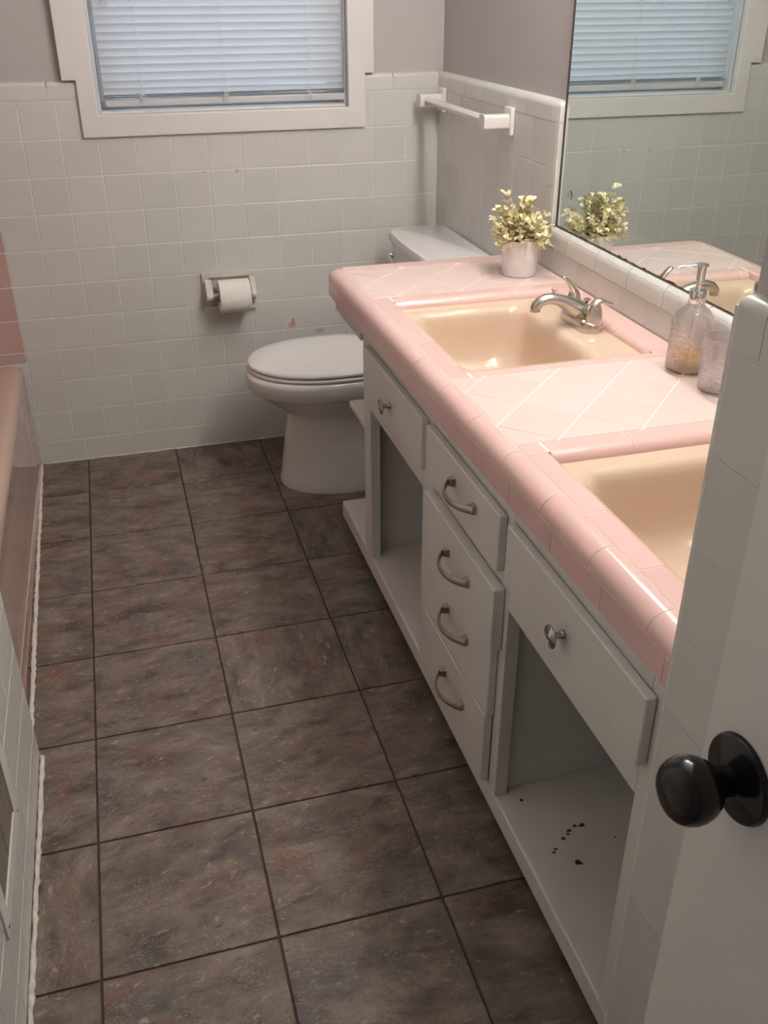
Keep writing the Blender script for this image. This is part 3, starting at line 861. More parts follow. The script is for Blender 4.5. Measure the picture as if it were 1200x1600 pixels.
# ------------------------------------------------------------------ faucets
def faucet(cy, label):
    bx, bz = 1.183, 0.7975
    root = empty('faucet', (bx, cy, bz), label, 'faucet', 'brushed nickel faucets')
    rings = [[(x, y, z) for x, y, z in rrect(bx, cy, 0.0275 * s, 0.072 * t, 0.0275, bz + h, 8, 6)] for s, t, h in ((1.0, 1.0, 0), (1.02, 1.01, 0.004), (1.0, 1.0, 0.014), (0.93, 0.97, 0.020), (0.80, 0.93, 0.023))]
    V, F = loft_geo(rings); mesh_obj('base_plate', V, F, 'brushed_nickel', root, smooth=True, auto=50)
    # spout: rises from the middle of the plate and arcs out over the bowl
    path = [(bx + 0.020, 0.010), (bx + 0.006, 0.024), (bx - 0.014, 0.036), (bx - 0.036, 0.0485), (bx - 0.057, 0.060), (bx - 0.076, 0.0655), (bx - 0.093, 0.0655), (bx - 0.106, 0.061), (bx - 0.114, 0.053), (bx - 0.1165, 0.047)]
    rad = [(0.026, 0.016), (0.030, 0.022), (0.0275, 0.0225), (0.0215, 0.0185), (0.0160, 0.0132), (0.0148, 0.0120), (0.0143, 0.0118), (0.0138, 0.0118), (0.0128, 0.0118), (0.0120, 0.0118)]
    V, F = sweep_geo([(x, cy, bz + h) for x, h in path], rad, 20, up=(0, 0, 1))
    sp = mesh_obj('spout', V, F, 'brushed_nickel', root, smooth=True, auto=60)
    V, F = lathe_geo([(0.0112, -0.004), (0.0112, 0.005)], (bx - 0.1165, cy, bz + 0.044), 'z', 16); mesh_obj('aerator', V, F, 'pull_nickel', sp, smooth=True, auto=40)
    for s in (1, -1):
        yy = cy + s * 0.052
        V, F = lathe_geo([(0.0188, 0.016), (0.0185, 0.022), (0.0172, 0.038), (0.0145, 0.052), (0.0112, 0.061), (0.0075, 0.066), (0.003, 0.068)], (bx + 0.002, yy, bz), 'z', 24)
        hb = mesh_obj('handle', V, F, 'brushed_nickel', root, smooth=True, auto=50)
        if s == 1:      # far lever, raised and leaning away
            pts = [(bx + 0.003, yy, bz + 0.050), (bx - 0.001, yy, bz + 0.064), (bx - 0.008, yy + 0.001, bz + 0.076), (bx - 0.017, yy + 0.002, bz + 0.087), (bx - 0.027, yy + 0.002, bz + 0.095), (bx - 0.031, yy + 0.002, bz + 0.097)]
        else:           # near lever, turned toward the wall
            pts = [(bx - 0.002, yy, bz + 0.056), (bx + 0.006, yy, bz + 0.066), (bx + 0.016, yy - 0.001, bz + 0.068), (bx + 0.026, yy - 0.002, bz + 0.064), (bx + 0.036, yy - 0.003, bz + 0.061), (bx + 0.041, yy - 0.003, bz + 0.0615)]
        V, F = sweep_geo(pts, [(0.0125, 0.010), (0.0115, 0.0085), (0.0095, 0.006), (0.0088, 0.0048), (0.0088, 0.0045), (0.005, 0.003)], 14, up=(1, 0, 0.3) if s == 1 else (0, 0, 1))
        mesh_obj('lever', V, F, 'brushed_nickel', hb, smooth=True, auto=60)
    V, F = lathe_geo([(0.0028, 0.015), (0.0028, 0.049), (0.0045, 0.051), (0.0082, 0.0545), (0.0082, 0.0575), (0.004, 0.059)], (bx + 0.010, cy + 0.002, bz), 'z', 14)
    mesh_obj('lift_rod', V, F, 'brushed_nickel', root, smooth=True, auto=40)
faucet(-1.319, 'brushed nickel two-handle faucet on the far sink basin')
faucet(-2.180, 'brushed nickel two-handle faucet on the near sink basin, behind the partition')

# ------------------------------------------------------------------ vanity cabinet
XC = 0.752; YC = -1.012
cab = empty('vanity_cabinet', (1.0, -1.73, 0.0), 'white painted vanity cabinet with drawers and two doorless openings', 'cabinet')
def cb(nm, x0, x1, y0, y1, z0, z1, mat='cabinet_white', parent=None, bevel=0.0012, seg=1): return box(nm, x0, x1, y0, y1, z0, z1, mat, parent or cab, bevel, seg)
XW = 1.272
YE = -2.451
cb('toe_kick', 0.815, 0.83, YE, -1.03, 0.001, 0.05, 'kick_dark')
cb('bottom_board', XC, XW, YE, -0.731, 0.05, 0.100, 'cabinet_shelf', bevel=0.004, seg=2)
ZF = 0.7445
cb('end_panel', XC + 0.018, XW, YC - 0.016, YC, 0.100, ZF)
cb('partition', XC + 0.018, XW - 0.01, -1.521, -1.505, 0.100, ZF)
cb('partition', XC + 0.018, XW - 0.01, -1.962, -1.946, 0.100, ZF)
cb('end_panel', XC + 0.018, XW, YE, -2.437, 0.100, ZF)
cb('back_panel', XW - 0.008, XW, -2.437, YC - 0.016, 0.100, ZF)
for y0, y1 in ((-1.074, YC), (-1.575, -1.503), (-1.976, -1.944), (YE, -2.410)):
    cb('stile', XC, XC + 0.026, y0, y1, 0.100, ZF)
for y0, y1 in ((-1.503, -1.074), (-2.410, -1.976)):
    cb('rail', XC, XC + 0.018, y0, y1, 0.5385, 0.618); cb('rail', XC, XC + 0.018, y0, y1, 0.695, ZF)
for z0, z1 in ((0.695, ZF), (0.565, 0.612), (0.100, 0.120)):
    cb('rail', XC, XC + 0.018, -1.944, -1.575, z0, z1)
# open end shelf and apron under the overhang
cb('end_shelf', XC, 1.25, YC, -0.850, 0.457, 0.476, 'cabinet_shelf', bevel=0.004, seg=2)
cb('end_apron', 0.7445, 0.7625, YC, -0.748, 0.700, ZF)
cb('end_apron', 0.7625, 1.27, -0.766, -0.748, 0.700, ZF)

XD = 0.7355
def pull(parent, yc, zc, xf):
    L_ = 0.062
    path, rad = [], []
    n = 22
    for i in range(n + 1):
        t = -1 + 2 * i / n
        bow = 0.027 * (1 - abs(t) ** 2.2)
        path.append((xf - 0.0065 - bow, yc - t * L_, zc - 0.003 * (1 - t * t)))
        rad.append((0.0030, 0.0062 + 0.0016 * abs(t)))
    V, F = sweep_geo(path, rad, 10, up=(0, 0, 1))
    feet = []
    for s in (-1, 1):
        y_ = yc - s * L_ * 0.93
        rings = [[(xf - 0.0004 - d, y_ + s * dy + u * a_, zc + v * b_) for u, v in ((1, 1), (-1, 1), (-1, -1), (1, -1))] for d, dy, a_, b_ in ((0.0, 0.004, 0.0085, 0.0080), (0.006, 0.002, 0.0075, 0.0076), (0.0115, 0.004, 0.005, 0.0066))]
        feet.append(loft_geo(rings))
    V, F = join_geo((V, F), *feet)
    o = mesh_obj('pull_handle', V, F, 'pull_nickel', parent, smooth=True, auto=50); o['label'] = 'arched satin nickel pull'
def knob(parent, yc, zc, xf):
    pr = [(0.0075, xf), (0.0072, xf - 0.003), (0.0052, xf - 0.006), (0.0056, xf - 0.017), (0.010, xf - 0.0185), (0.0175, xf - 0.020), (0.0182, xf - 0.022), (0.0165, xf - 0.0235),
          (0.0145, xf - 0.0225), (0.0125, xf - 0.0245), (0.0105, xf - 0.0230), (0.0085, xf - 0.0250), (0.006, xf - 0.0238), (0.004, xf - 0.0258), (0.001, xf - 0.0262)]
    V, F = lathe_geo(pr, (0, yc, zc), 'x', 28)
    o = mesh_obj('round_knob', V, F, 'knob_chrome', parent, smooth=True, auto=25); o['label'] = 'round ringed chrome knob'
def drawer(y0, y1, z0, z1, xf=XD, roll=0.0):
    o = box('drawer', xf, XC - 0.0008, y0, y1, z0, z1, 'cabinet_white', cab, bevel=0.0018, seg=1)
    if roll: o.rotation_euler = (roll, 0, 0)
    return o
d = drawer(-1.536, -1.072, 0.596, 0.709); knob(d, -1.308, 0.647, XD)
d = drawer(-1.952, -1.566, 0.603, 0.711); pull(d, -1.789, 0.669, XD)
d = drawer(-1.962, -1.582, 0.4425, 0.5725, XD - 0.0065); pull(d, -1.789, 0.517, XD - 0.0065)
d = drawer(-1.950, -1.580, 0.2835, 0.4405); pull(d, -1.782, 0.378, XD)
d = drawer(-1.945, -1.585, 0.116, 0.281, XD - 0.002); pull(d, -1.782, 0.218, XD - 0.002)
d = drawer(-2.426, -1.984, 0.604, 0.715); knob(d, -2.206, 0.656, XD)
# flaked paint on the near cabinet floor
rr = random.Random(5)
for (px, py, s) in ((0.882, -2.088, 1.1), (0.870, -2.085, 1.0), (0.855, -2.094, 0.9), (0.850, -2.099, 0.7), (0.837, -2.107, 0.9), (0.812, -2.126, 0.8), (0.806, -2.131, 0.7), (0.836, -2.163, 1.2), (0.842, -2.167, 0.8), (0.799, -1.999, 0.8), (0.93, -2.13, 0.4)):
    n = 8
    pts = [(px + 0.007 * s * math.cos(2 * PI * k / n) * rr.uniform(.3, 1.1), py + 0.005 * s * math.sin(2 * PI * k / n) * rr.uniform(.3, 1.1)) for k in range(n)]
    V, F = prism_geo(pts, lambda u, v, t: (u, v, t), 0.0998, 0.1004)
    mesh_obj('paint_flake', V, F, 'chip_dark', cab)

# ------------------------------------------------------------------ things on the counter
# soap bottle and tumbler: embossed glass
def emboss(a, h, H_, r):
    """relief pattern: medallions in the middle, ribs below, scales above"""
    u = h / H_
    n = 4
    seg = 2 * PI / n
    aa = (a % seg) - seg / 2
    dx = aa * r; dz = h - 0.50 * H_
    d = math.hypot(dx, dz); Rm = min(0.021, seg * r / 2 * 0.93)
    if d < Rm:
        return 0.0013 * (0.5 + 0.5 * math.cos(d / Rm * 2 * PI * 3.5)) * (0.7 + 0.3 * math.cos(16 * math.atan2(dz, dx)))
    if u < 0.24: return 0.0010 * (0.5 + 0.5 * math.cos(a * 36))
    k = math.hypot(((a * 16 / (2 * PI)) % 1 - 0.5) * 1.0, ((h / 0.011) % 1) * 0.8)
    return 0.0011 * (0.5 + 0.5 * math.cos(k * 2 * PI * 1.5))
def glass_geo(outer, inner, c, pattern, n=288):
    rings = []
    for r, h in outer:
        ring = []
        for i in range(n):
            a = 2 * PI * i / n
            rr_ = r + (emboss(a + 0.5, h - pattern[0], pattern[1] - pattern[0], r) if pattern[0] <= h <= pattern[1] else 0)
            ring.append((c[0] + rr_ * math.cos(a), c[1] + rr_ * math.sin(a), c[2] + h))
        rings.append(ring)
    for r, h in inner:
        rings.append([(c[0] + r * math.cos(2 * PI * i / n), c[1] + r * math.sin(2 * PI * i / n), c[2] + h) for i in range(n)])
    return loft_geo(rings)
dc = (1.2220, -1.686, ZT)
disp = empty('soap_dispenser', dc, 'embossed glass soap bottle with chrome pump beside the mirror', 'soap dispenser')
outer = [(0.032, 0.0), (0.0370, 0.0015), (0.0383, 0.005)] + [(0.0385, 0.006 + 0.088 * i / 80) for i in range(81)] + [(0.0383, 0.100), (0.0372, 0.107), (0.0335, 0.115), (0.027, 0.122), (0.020, 0.128), (0.0152, 0.133), (0.0142, 0.139)]
inner = [(0.011, 0.139), (0.0120, 0.1335), (0.0165, 0.1265), (0.025, 0.119), (0.0315, 0.112), (0.0350, 0.104), (0.0360, 0.095), (0.0360, 0.012), (0.033, 0.008), (0.002, 0.007)]
V, F = glass_geo(outer, inner, dc, (0.006, 0.094)); mesh_obj('bottle', V, F, 'bottle_glass', disp, smooth=True, auto=80)
V, F = lathe_geo([(0.002, 0.0078), (0.0328, 0.0088), (0.0355, 0.013), (0.0355, 0.040), (0.002, 0.040)], dc, 'z', 48); mesh_obj('liquid_soap', V, F, 'soap_liquid', disp, smooth=True, auto=40)
V, F = lathe_geo([(0.0155, 0.1365), (0.0158, 0.138), (0.0158, 0.158), (0.0148, 0.160), (0.008, 0.1605), (0.0062, 0.161), (0.0062, 0.170), (0.0048, 0.171), (0.0048, 0.178), (0.0082, 0.1785), (0.0084, 0.203), (0.0115, 0.204), (0.0115, 0.2075), (0.003, 0.2085)], dc, 'z', 28)
pm = mesh_obj('pump', V, F, 'chrome', disp, smooth=True, auto=35)
V, F = sweep_geo([(dc[0] - 0.004, dc[1] + 0.001, ZT + 0.2045), (dc[0] - 0.022, dc[1] + 0.004, ZT + 0.2045), (dc[0] - 0.038, dc[1] + 0.007, ZT + 0.2035), (dc[0] - 0.044, dc[1] + 0.008, ZT + 0.2020)], [(0.005, 0.0035), (0.004, 0.003), (0.0034, 0.0026), (0.003, 0.0024)], 12)
mesh_obj('nozzle', V, F, 'chrome', pm, smooth=True, auto=50)
V, F = lathe_geo([(0.0025, 0.016), (0.0025, 0.136)], dc, 'z', 8); mesh_obj('dip_tube', V, F, 'clear_plastic', disp, smooth=True, auto=40)

tc_ = (1.219, -1.796, ZT)
outer = [(0.028, 0.0), (0.0325, 0.0015), (0.034, 0.005)] + [(0.0342 + 0.0045 * i / 80, 0.006 + 0.086 * i / 80) for i in range(81)] + [(0.039, 0.096), (0.0392, 0.1035), (0.0385, 0.105)]
inner = [(0.0372, 0.105), (0.0365, 0.103), (0.0360, 0.09), (0.0318, 0.012), (0.029, 0.009), (0.002, 0.008)]
V, F = glass_geo(outer, inner, tc_, (0.006, 0.092))
tb = mesh_obj('glass_tumbler', V, F, 'tumbler_glass', None, smooth=True, auto=80, origin=tc_)
tag(tb, 'clear embossed glass tumbler next to the soap bottle', 'tumbler')

# potted plant
pc = (1.187, -0.945, ZT)
plant = empty('potted_plant', pc, 'small pale yellow-green artificial plant in white marbled pot', 'plant')
V, F = lathe_geo([(0.041, 0.0), (0.0435, 0.0015), (0.0445, 0.004), (0.0468, 0.090), (0.0465, 0.0915), (0.0445, 0.0915), (0.0435, 0.088), (0.0425, 0.074), (0.002, 0.073)], pc, 'z', 44)
mesh_obj('pot', V, F, 'marble_pot', plant, smooth=True, auto=40)
V, F = lathe_geo([(0.0422, 0.074), (0.041, 0.083), (0.02, 0.085), (0.002, 0.0852)], pc, 'z', 24)
mesh_obj('soil', V, F, 'soil', plant, smooth=True)
def leaf_mesh(cup):
    V, F = [], []
    Ln, W = 0.0195, 0.0088
    n = 7
    V.append((0, 0, 0))
    rows = []
    for i in range(1, n):
        t = i / n
        w = W * (math.sin(PI * min(1, t * 0.96)) ** 0.7) * (0.45 + 0.55 * t)  * 1.15
        x = Ln * t; zc = cup * 0.004 * math.sin(PI * t)
        rows.append(len(V)); V += [(x, -w, zc + cup * 0.002), (x, 0, zc - 0.0006), (x, w, zc + cup * 0.002)]
    V.append((Ln, 0, 0.0)); tip = len(V) - 1
    a = rows[0]; F += [(0, a, a + 1), (0, a + 1, a + 2)]
    for a, b in zip(rows[:-1], rows[1:]): F += [(a, b, b + 1, a + 1), (a + 1, b + 1, b + 2, a + 2)]
    a = rows[-1]; F += [(a, tip, a + 1), (a + 1, tip, a + 2)]
    me = bpy.data.meshes.new('leaf'); me.from_pydata(V, [], F); me.materials.append(MATS['leaf'])
    me.polygons.foreach_set('use_smooth', [True] * len(me.polygons)); me.update(); return me
lm = [leaf_mesh(c) for c in (1.0, 0.4, -0.7)]
rr = random.Random(21)
stems = []
for i in range(52):
    az = rr.uniform(0, 2 * PI) if i > 6 else 2 * PI * i / 7
    lean = rr.uniform(0.0, 0.95) if i > 6 else rr.uniform(0.9, 1.25)
    ln = rr.uniform(0.075, 0.118) * (1.0 - 0.35 * min(1, lean))
    dx, dy = math.cos(az), math.sin(az)
    # the bunch is tallest towards the camera's left and droops on the mirror side
    if lean < 0.6: ln *= 1.0 + 0.16 * (-dx)
    r0 = rr.uniform(0.004, 0.020)
    base = Vector((pc[0] + dx * r0, pc[1] + dy * r0, ZT + 0.082))
    pts = []
    for k in range(7):
        t = k / 6
        out = ln * (math.sin(lean) * t + 0.12 * t * t * math.sin(lean)); up = ln * (math.cos(lean) * t) - 0.018 * lean * t * t
        q_ = base + Vector((dx * out, dy * out, up))
        q_.x = min(q_.x, 1.262)
        pts.append(q_)
    stems.append(pts)
geos = [sweep_geo([tuple(p) for p in pts], (0.0009, 0.0009), 5) for pts in stems]
for g_ in geos: mesh_obj('stem', g_[0], g_[1], 'leaf_stem', plant)
for pts in stems:
    for k in range(1, 7):
        p = pts[k]; t = (pts[k] - pts[k - 1]).normalized()
        cnt = 2 if k < 6 else 3
        phase = rr.uniform(0, 2 * PI)
        for c in range(cnt):
            a = phase + 2 * PI * c / cnt
            s1 = t.cross(Vector((0.3, 0.9, 0.2))).normalized(); s2 = t.cross(s1)
            dr = (s1 * math.cos(a) + s2 * math.sin(a)) * (0.95 if k < 6 else 0.7) + t * rr.uniform(0.3, 0.9)
            dr.normalize()
            o = bpy.data.objects.new('leaf', rr.choice(lm))
            sc = rr.uniform(0.74, 1.10)
            if p.x + dr.x * 0.0195 * sc > 1.2745: continue
            _register(o, p, plant)
            o.rotation_euler = (Matrix.Rotation(rr.uniform(-.6, .6), 4, dr) @ dr.to_track_quat('X', 'Z').to_matrix().to_4x4()).to_euler()
            o.scale = (sc, sc, sc)

# ------------------------------------------------------------------ toilet
ty = -0.352
toilet = empty('toilet', (0.93, ty, 0.0), 'white toilet with closed lid between the back wall and vanity', 'toilet')
def egg(xf, xb, hw, z, n=48, pw=2.15, wide=0.52, sq=2.6):
    """plan outline: rounded front (-x), squarer back; widest at fraction `wide` of the length"""
    xm = xf + (xb - xf) * wide; pts = []
    for i in range(n):
        a = 2 * PI * i / n
        c, s = math.cos(a), math.sin(a)
        e = sq if c > 0 else pw
        rx = (xb - xm) if c > 0 else (xm - xf)
        pts.append((xm + rx * math.copysign(abs(c) ** (2 / e), c), ty + hw * math.copysign(abs(s) ** (2 / e), s), z))
    return pts
secs = [(0.628, 1.13, 0.154, 0.0, 0.5, 2.3), (0.628, 1.13, 0.155, 0.006, 0.5, 2.3), (0.634, 1.12, 0.150, 0.03, 0.5, 2.3), (0.643, 1.10, 0.141, 0.10, 0.5, 2.25), (0.653, 1.09, 0.132, 0.17, 0.5, 2.2),
        (0.662, 1.08, 0.126, 0.23, 0.5, 2.2), (0.662, 1.08, 0.126, 0.250, 0.5, 2.2), (0.650, 1.08, 0.133, 0.264, 0.48, 2.15), (0.622, 1.08, 0.146, 0.284, 0.46, 2.1), (0.592, 1.075, 0.163, 0.306, 0.45, 2.05),
        (0.562, 1.07, 0.178, 0.330, 0.45, 2.05), (0.553, 1.07, 0.184, 0.3385, 0.45, 2.05), (0.546, 1.07, 0.1895, 0.3405, 0.45, 2.05), (0.541, 1.07, 0.193, 0.3445, 0.45, 2.05), (0.535, 1.07, 0.197, 0.385, 0.45, 2.05), (0.538, 1.07, 0.195, 0.396, 0.45, 2.05), (0.548, 1.06, 0.186, 0.402, 0.45, 2.05)]
V, F = loft_geo([egg(a, b, c, z, wide=w, pw=pw) for a, b, c, z, w, pw in secs]); mesh_obj('bowl', V, F, 'china', toilet, smooth=True, auto=60)
V, F = loft_geo([egg(a, 0.995, c, z, wide=0.58, pw=2.08, sq=3.2) for a, c, z in ((0.553, 0.184, 0.4025), (0.545, 0.191, 0.405), (0.543, 0.193, 0.410), (0.546, 0.191, 0.4145), (0.555, 0.183, 0.4155))]); mesh_obj('seat', V, F, 'seat_plastic', toilet, smooth=True, auto=60)
V, F = loft_geo([egg(a, b, c, z, wide=0.58, pw=2.08, sq=3.4) for a, b, c, z in ((0.556, 0.985, 0.181, 0.4175), (0.546, 0.990, 0.190, 0.420), (0.5445, 0.991, 0.1915, 0.425), (0.547, 0.990, 0.1895, 0.430), (0.556, 0.985, 0.182, 0.433), (0.60, 0.96, 0.15, 0.4355), (0.70, 0.90, 0.08, 0.4365))]); mesh_obj('lid', V, F, 'seat_plastic', toilet, smooth=True, auto=60)
for s in (-1, 1): box('hinge', 0.995, 1.03, ty + s * 0.075 - 0.014, ty + s * 0.075 + 0.014, 0.4025, 0.427, 'seat_plastic', toilet, bevel=0.005, seg=3)
rings = [rrect(1.165, ty, hx, hy, 0.035, z) for hx, hy, z in ((0.075, 0.175, 0.395), (0.085, 0.19, 0.402), (0.088, 0.20, 0.45), (0.094, 0.215, 0.60), (0.097, 0.222, 0.728))]
rings = [[(min(x + 0.006, 1.270), y_, z_) for x, y_, z_ in r] for r in rings]
V, F = loft_geo(rings); mesh_obj('tank', V, F, 'china', toilet, smooth=True, auto=50)
def tl(hx, hy, z, bow):
    return [(x - (bow * max(0, 1 - ((y_ - ty) / hy) ** 2) if x < 1.17 else 0), y_, z) for x, y_, z in rrect(1.172, ty, hx, hy, 0.030, z)]
V, F = loft_geo([tl(0.098, 0.228, 0.729, 0.010), tl(0.101, 0.233, 0.733, 0.012), tl(0.102, 0.235, 0.752, 0.012), tl(0.099, 0.231, 0.760, 0.012), tl(0.088, 0.220, 0.764, 0.010)]); mesh_obj('tank_lid', V, F, 'china', toilet, smooth=True, auto=50)
V, F = lathe_geo([(0.010, 1.073), (0.010, 1.060), (0.007, 1.056)], (0, ty + 0.165, 0.690), 'x', 16)
fh = mesh_obj('flush_handle', V, F, 'chrome', toilet, smooth=True, auto=40)
V, F = sweep_geo([(1.058, ty + 0.17, 0.690), (1.053, ty + 0.145, 0.689), (1.050, ty + 0.11, 0.686), (1.050, ty + 0.095, 0.685)], [(0.003, 0.007), (0.003, 0.006), (0.003, 0.007), (0.002, 0.005)], 10); mesh_obj('lever', V, F, 'chrome', fh, smooth=True, auto=50)
for s in (-1, 1):
    V, F = lathe_geo([(0.013, 0.0005), (0.013, 0.010), (0.009, 0.018), (0.002, 0.020)], (0.93, ty + s * 0.175, 0), 'z', 14); mesh_obj('bolt_cap', V, F, 'china', toilet, smooth=True, auto=40)

# ------------------------------------------------------------------ toilet paper holder and roll
hold = empty('paper_holder', (0.546, 0.0, 0.50), 'white painted ceramic toilet paper holder on the back wall', 'paper holder')
hx0, hx1, hz0, hz1 = 0.457, 0.634, 0.499, 0.629
V, F = boxes_geo([(hx0, hx0 + 0.020, -0.013, -0.0002, hz0, hz1), (hx1 - 0.020, hx1, -0.013, -0.0002, hz0, hz1), (hx0 + 0.020, hx1 - 0.020, -0.013, -0.0002, hz1 - 0.016, hz1), (hx0 + 0.020, hx1 - 0.020, -0.013, -0.0002, hz0, hz0 + 0.016)])
o = mesh_obj('frame', V, F, 'holder_white', hold)
box('recess', hx0 + 0.020, hx1 - 0.020, -0.0024, -0.0004, hz0 + 0.016, hz1 - 0.016, 'holder_white', hold)
for x0, x1 in ((0.463, 0.486), (0.613, 0.631)):
    pr = [(-0.0135, 0.610), (-0.026, 0.604), (-0.056, 0.578), (-0.066, 0.562), (-0.064, 0.552), (-0.050, 0.546), (-0.024, 0.532), (-0.0135, 0.512)]
    V, F = prism_geo(pr, lambda u, v, t: (t, u, v), x0, x1)
    o = mesh_obj('arm', V, F, 'holder_white', hold); m = o.modifiers.new('bevel', 'BEVEL'); m.width = 0.003; m.segments = 2
V, F = lathe_geo([(0.009, 0.4865), (0.009, 0.6125)], (0, -0.052, 0.562), 'x', 16); mesh_obj('roller', V, F, 'holder_white', hold, smooth=True, auto=40)
roll = empty('toilet_paper_roll', (0.554, -0.060, 0.562), 'white toilet paper roll hanging in the wall holder', 'toilet paper')
cy_, cz_ = -0.0600, 0.5600
pr = [(0.020, 0.503), (0.0525, 0.5035), (0.054, 0.505), (0.054, 0.604), (0.0525, 0.6055), (0.020, 0.606)]
V, F = [], []
n = 48
rings = []
for r_, h_ in pr + [pr[0]]:
    rings.append([(h_, cy_ + r_ * math.cos(2 * PI * i / n), cz_ + r_ * math.sin(2 * PI * i / n)) for i in range(n)])
V, F = loft_geo(rings, False, False); mesh_obj('paper', V, F, 'paper', roll, smooth=True, auto=30)
rings = [[(h_, cy_ + r_ * math.cos(2 * PI * i / 24), cz_ + r_ * math.sin(2 * PI * i / 24)) for i in range(24)] for r_, h_ in ((0.0199, 0.5025), (0.0199, 0.6065), (0.0188, 0.6065), (0.0188, 0.5025), (0.0199, 0.5025))]
V, F = loft_geo(rings, False, False); mesh_obj('core', V, F, 'cardboard', roll, smooth=True, auto=30)
# ------------------------------------------------------------------ towel bar
tb_ = empty('towel_bar', (XR, -0.33, 1.10), 'white ceramic towel bar on the right wall beside the window', 'towel bar')
for yy in (-0.060, -0.622):
    pt = box('bracket', XR - 0.014, XR - 0.0004, yy - 0.026, yy + 0.026, 1.108, 1.180, 'towel_ceramic', tb_, bevel=0.004, seg=3)
    prof = []
    # fluted arm section (y,z): three rounded ribs on the outer faces
    for i in range(36):
        a = 2 * PI * i / 36; c, s_ = math.cos(a), math.sin(a)
        rx = 0.0195 * math.copysign(abs(c) ** 0.35, c); rz = 0.0195 * math.copysign(abs(s_) ** 0.35, s_)
        if abs(c) > 0.5: rx *= 1 + 0.05 * math.cos(rz / 0.0185 * PI * 3)
        prof.append((yy + rx, 1.143 + rz))
    V, F = prism_geo(prof, lambda u, v, t: (t, u, v), XR - 0.0135, XR - 0.087)
    o = mesh_obj('arm', V, F, 'towel_ceramic', pt, smooth=True, auto=35)
bw = 0.0115
prof = [(XR - 0.062 + a * bw, 1.145 + b * bw) for a, b in ((-1, 0.15), (-0.15, 1), (0.15, 1), (1, 0.15), (1, -0.15), (0.15, -1), (-0.15, -1), (-1, -0.15))]
V, F = prism_geo(prof, lambda u, v, t: (u, t, v), -0.605, -0.077); mesh_obj('bar', V, F, 'towel_ceramic', tb_)
V, F = boxes_geo([(XR - 0.0735, XR - 0.0505, -0.0775, -0.0772, 1.1435, 1.1465)])

# ------------------------------------------------------------------ bathtub
tub = empty('bathtub', (-0.55, -0.74, 0.0), 'glossy pinkish-brown bathtub along the left side', 'bathtub')
YT0, YT1 = -1.492, -0.004
XA = -0.160
NY, NZ = 40, 22
V, F = [], []
def panel(y_, z_):
    def ss(a, b, x_):
        t = max(0, min(1, (x_ - a) / (b - a))); return t * t * (3 - 2 * t)
    return 0.0022 * ss(-0.12, -0.20, y_) * ss(-1.44, -1.38, y_) * ss(0.055, 0.085, z_) * (1 - ss(0.27, 0.31, z_))
prof = [(XA + 0.003, 0.001)] + [(XA, 0.315 * i / NZ) for i in range(1, NZ + 1)] + [(XA + 0.002, 0.325), (XA + 0.001, 0.340), (XA - 0.005, 0.355), (XA - 0.014, 0.364), (XA - 0.026, 0.3685), (XA - 0.06, 0.3695), (XA - 0.085, 0.366), (XA - 0.10, 0.355), (XA - 0.11, 0.33), (XA - 0.14, 0.15), (XA - 0.17, 0.10), (XA - 0.25, 0.085), (-0.62, 0.085), (-0.74, 0.10), (-0.80, 0.15), (-0.84, 0.34), (-0.87, 0.3695), (-0.948, 0.37), (-0.949, 0.001)]
ylist = sorted(set([YT0 + (YT1 - YT0) * i / NY for i in range(NY + 1)] + [-0.12, -0.14, -0.16, -0.18, -0.20, -1.44, -1.42, -1.40, -1.38]))
rings = [[(x_ - (panel(y_, z_) if 0.02 < z_ < 0.315 and x_ > XA - 0.001 else 0), y_, z_) for x_, z_ in prof] for y_ in ylist]
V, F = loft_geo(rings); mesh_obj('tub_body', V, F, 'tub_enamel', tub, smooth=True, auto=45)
for y0, y1 in ((-0.085, -0.006), (YT0 + 0.002, YT0 + 0.07)):
    box('tub_end', -0.80, XA - 0.088, y0, y1, 0.09, 0.3655, 'tub_enamel', tub, bevel=0.01, seg=3)

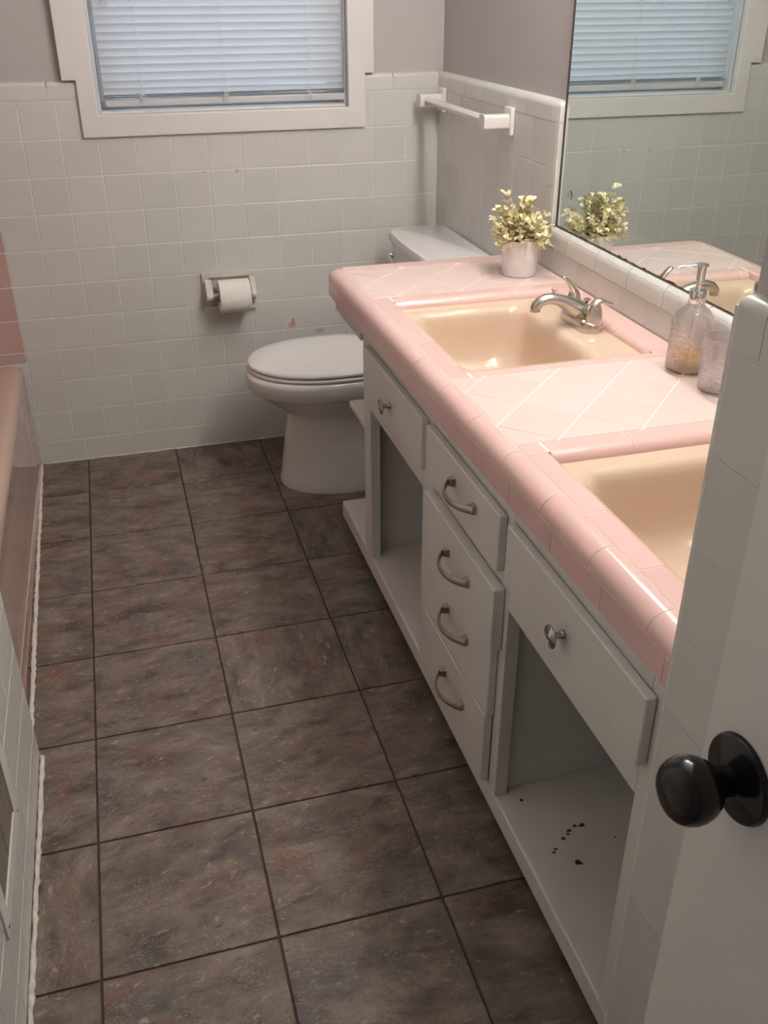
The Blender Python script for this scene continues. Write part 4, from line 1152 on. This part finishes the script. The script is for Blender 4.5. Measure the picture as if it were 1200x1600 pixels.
# ------------------------------------------------------------------ wall register
vent = empty('wall_register', (XL, -1.97, 0.17), 'slotted metal air register set low in the left tiled wall', 'vent')
vy0, vy1, vz0, vz1 = -2.11, -1.835, 0.172, 0.42
V, F = boxes_geo([(XL, XL + 0.004, vy0, vy1, vz0, vz0 + 0.034), (XL, XL + 0.004, vy0, vy1, vz1 - 0.034, vz1), (XL, XL + 0.004, vy0, vy0 + 0.036, vz0 + 0.034, vz1 - 0.034), (XL, XL + 0.004, vy1 - 0.036, vy1, vz0 + 0.034, vz1 - 0.034)])
mesh_obj('frame', V, F, 'trim_white', vent)
box('slot_shade', XL + 0.0001, XL + 0.0006, vy0 + 0.036, vy1 - 0.036, vz0 + 0.034, vz1 - 0.034, 'vent_dark', vent)  # thin dark sheet, the shade behind the slots put in as colour
nz_ = 20
for i in range(nz_):
    z0 = vz0 + 0.036 + i * (vz1 - vz0 - 0.072) / nz_
    for k in range(2):
        ya = vy0 + 0.036 + k * (vy1 - vy0 - 0.072) / 2 + 0.002; yb = ya + (vy1 - vy0 - 0.072) / 2 - 0.004
        box('slat', XL + 0.0008, XL + 0.0014, ya, yb, z0, z0 + 0.0030, 'vent_metal', vent)
for yy, zz in ((vy1 - 0.014, vz0 + 0.016), (vy0 + 0.014, vz0 + 0.016), (vy1 - 0.014, vz1 - 0.016), (vy0 + 0.014, vz1 - 0.016)):
    V, F = lathe_geo([(0.0045, XL + 0.004), (0.004, XL + 0.006), (0.001, XL + 0.0065)], (0, yy, zz), 'x', 10); mesh_obj('screw', V, F, 'chrome', vent, smooth=True)

# ------------------------------------------------------------------ door
XDOOR = 0.600
door = tag(box('door_1', XDOOR, XDOOR + 0.035, -3.42, -2.700, 0.008, 2.02, 'trim_white', None, bevel=0.002), 'open white door standing at the right edge', 'door', kind='structure')
kc = (0, -2.7505, 0.935)
V, F = lathe_geo([(0.0365, XDOOR - 0.0002), (0.0365, XDOOR - 0.003), (0.0350, XDOOR - 0.0055), (0.030, XDOOR - 0.0075), (0.020, XDOOR - 0.0095), (0.0165, XDOOR - 0.011)], kc, 'x', 48)
ro = mesh_obj('rosette', V, F, 'black_metal', door, smooth=True, auto=35)
kp = [(0.0125, XDOOR - 0.009), (0.0118, XDOOR - 0.016), (0.0125, XDOOR - 0.020), (0.0160, XDOOR - 0.0235), (0.0205, XDOOR - 0.0280), (0.0245, XDOOR - 0.0340), (0.0268, XDOOR - 0.0410), (0.0272, XDOOR - 0.0475), (0.0260, XDOOR - 0.0535), (0.0230, XDOOR - 0.0590), (0.0185, XDOOR - 0.0628), (0.0125, XDOOR - 0.0648), (0.006, XDOOR - 0.0654), (0.0012, XDOOR - 0.0655)]
V, F = lathe_geo(kp, kc, 'x', 48)
kn = mesh_obj('door_knob', V, F, 'black_metal', door, smooth=True, auto=50); kn['label'] = 'round black door knob'
V, F = lathe_geo([(0.0016, XDOOR - 0.0645), (0.0016, XDOOR - 0.0658)], kc, 'x', 10)
mesh_obj('release_hole', V, F, 'hole_dark', kn)
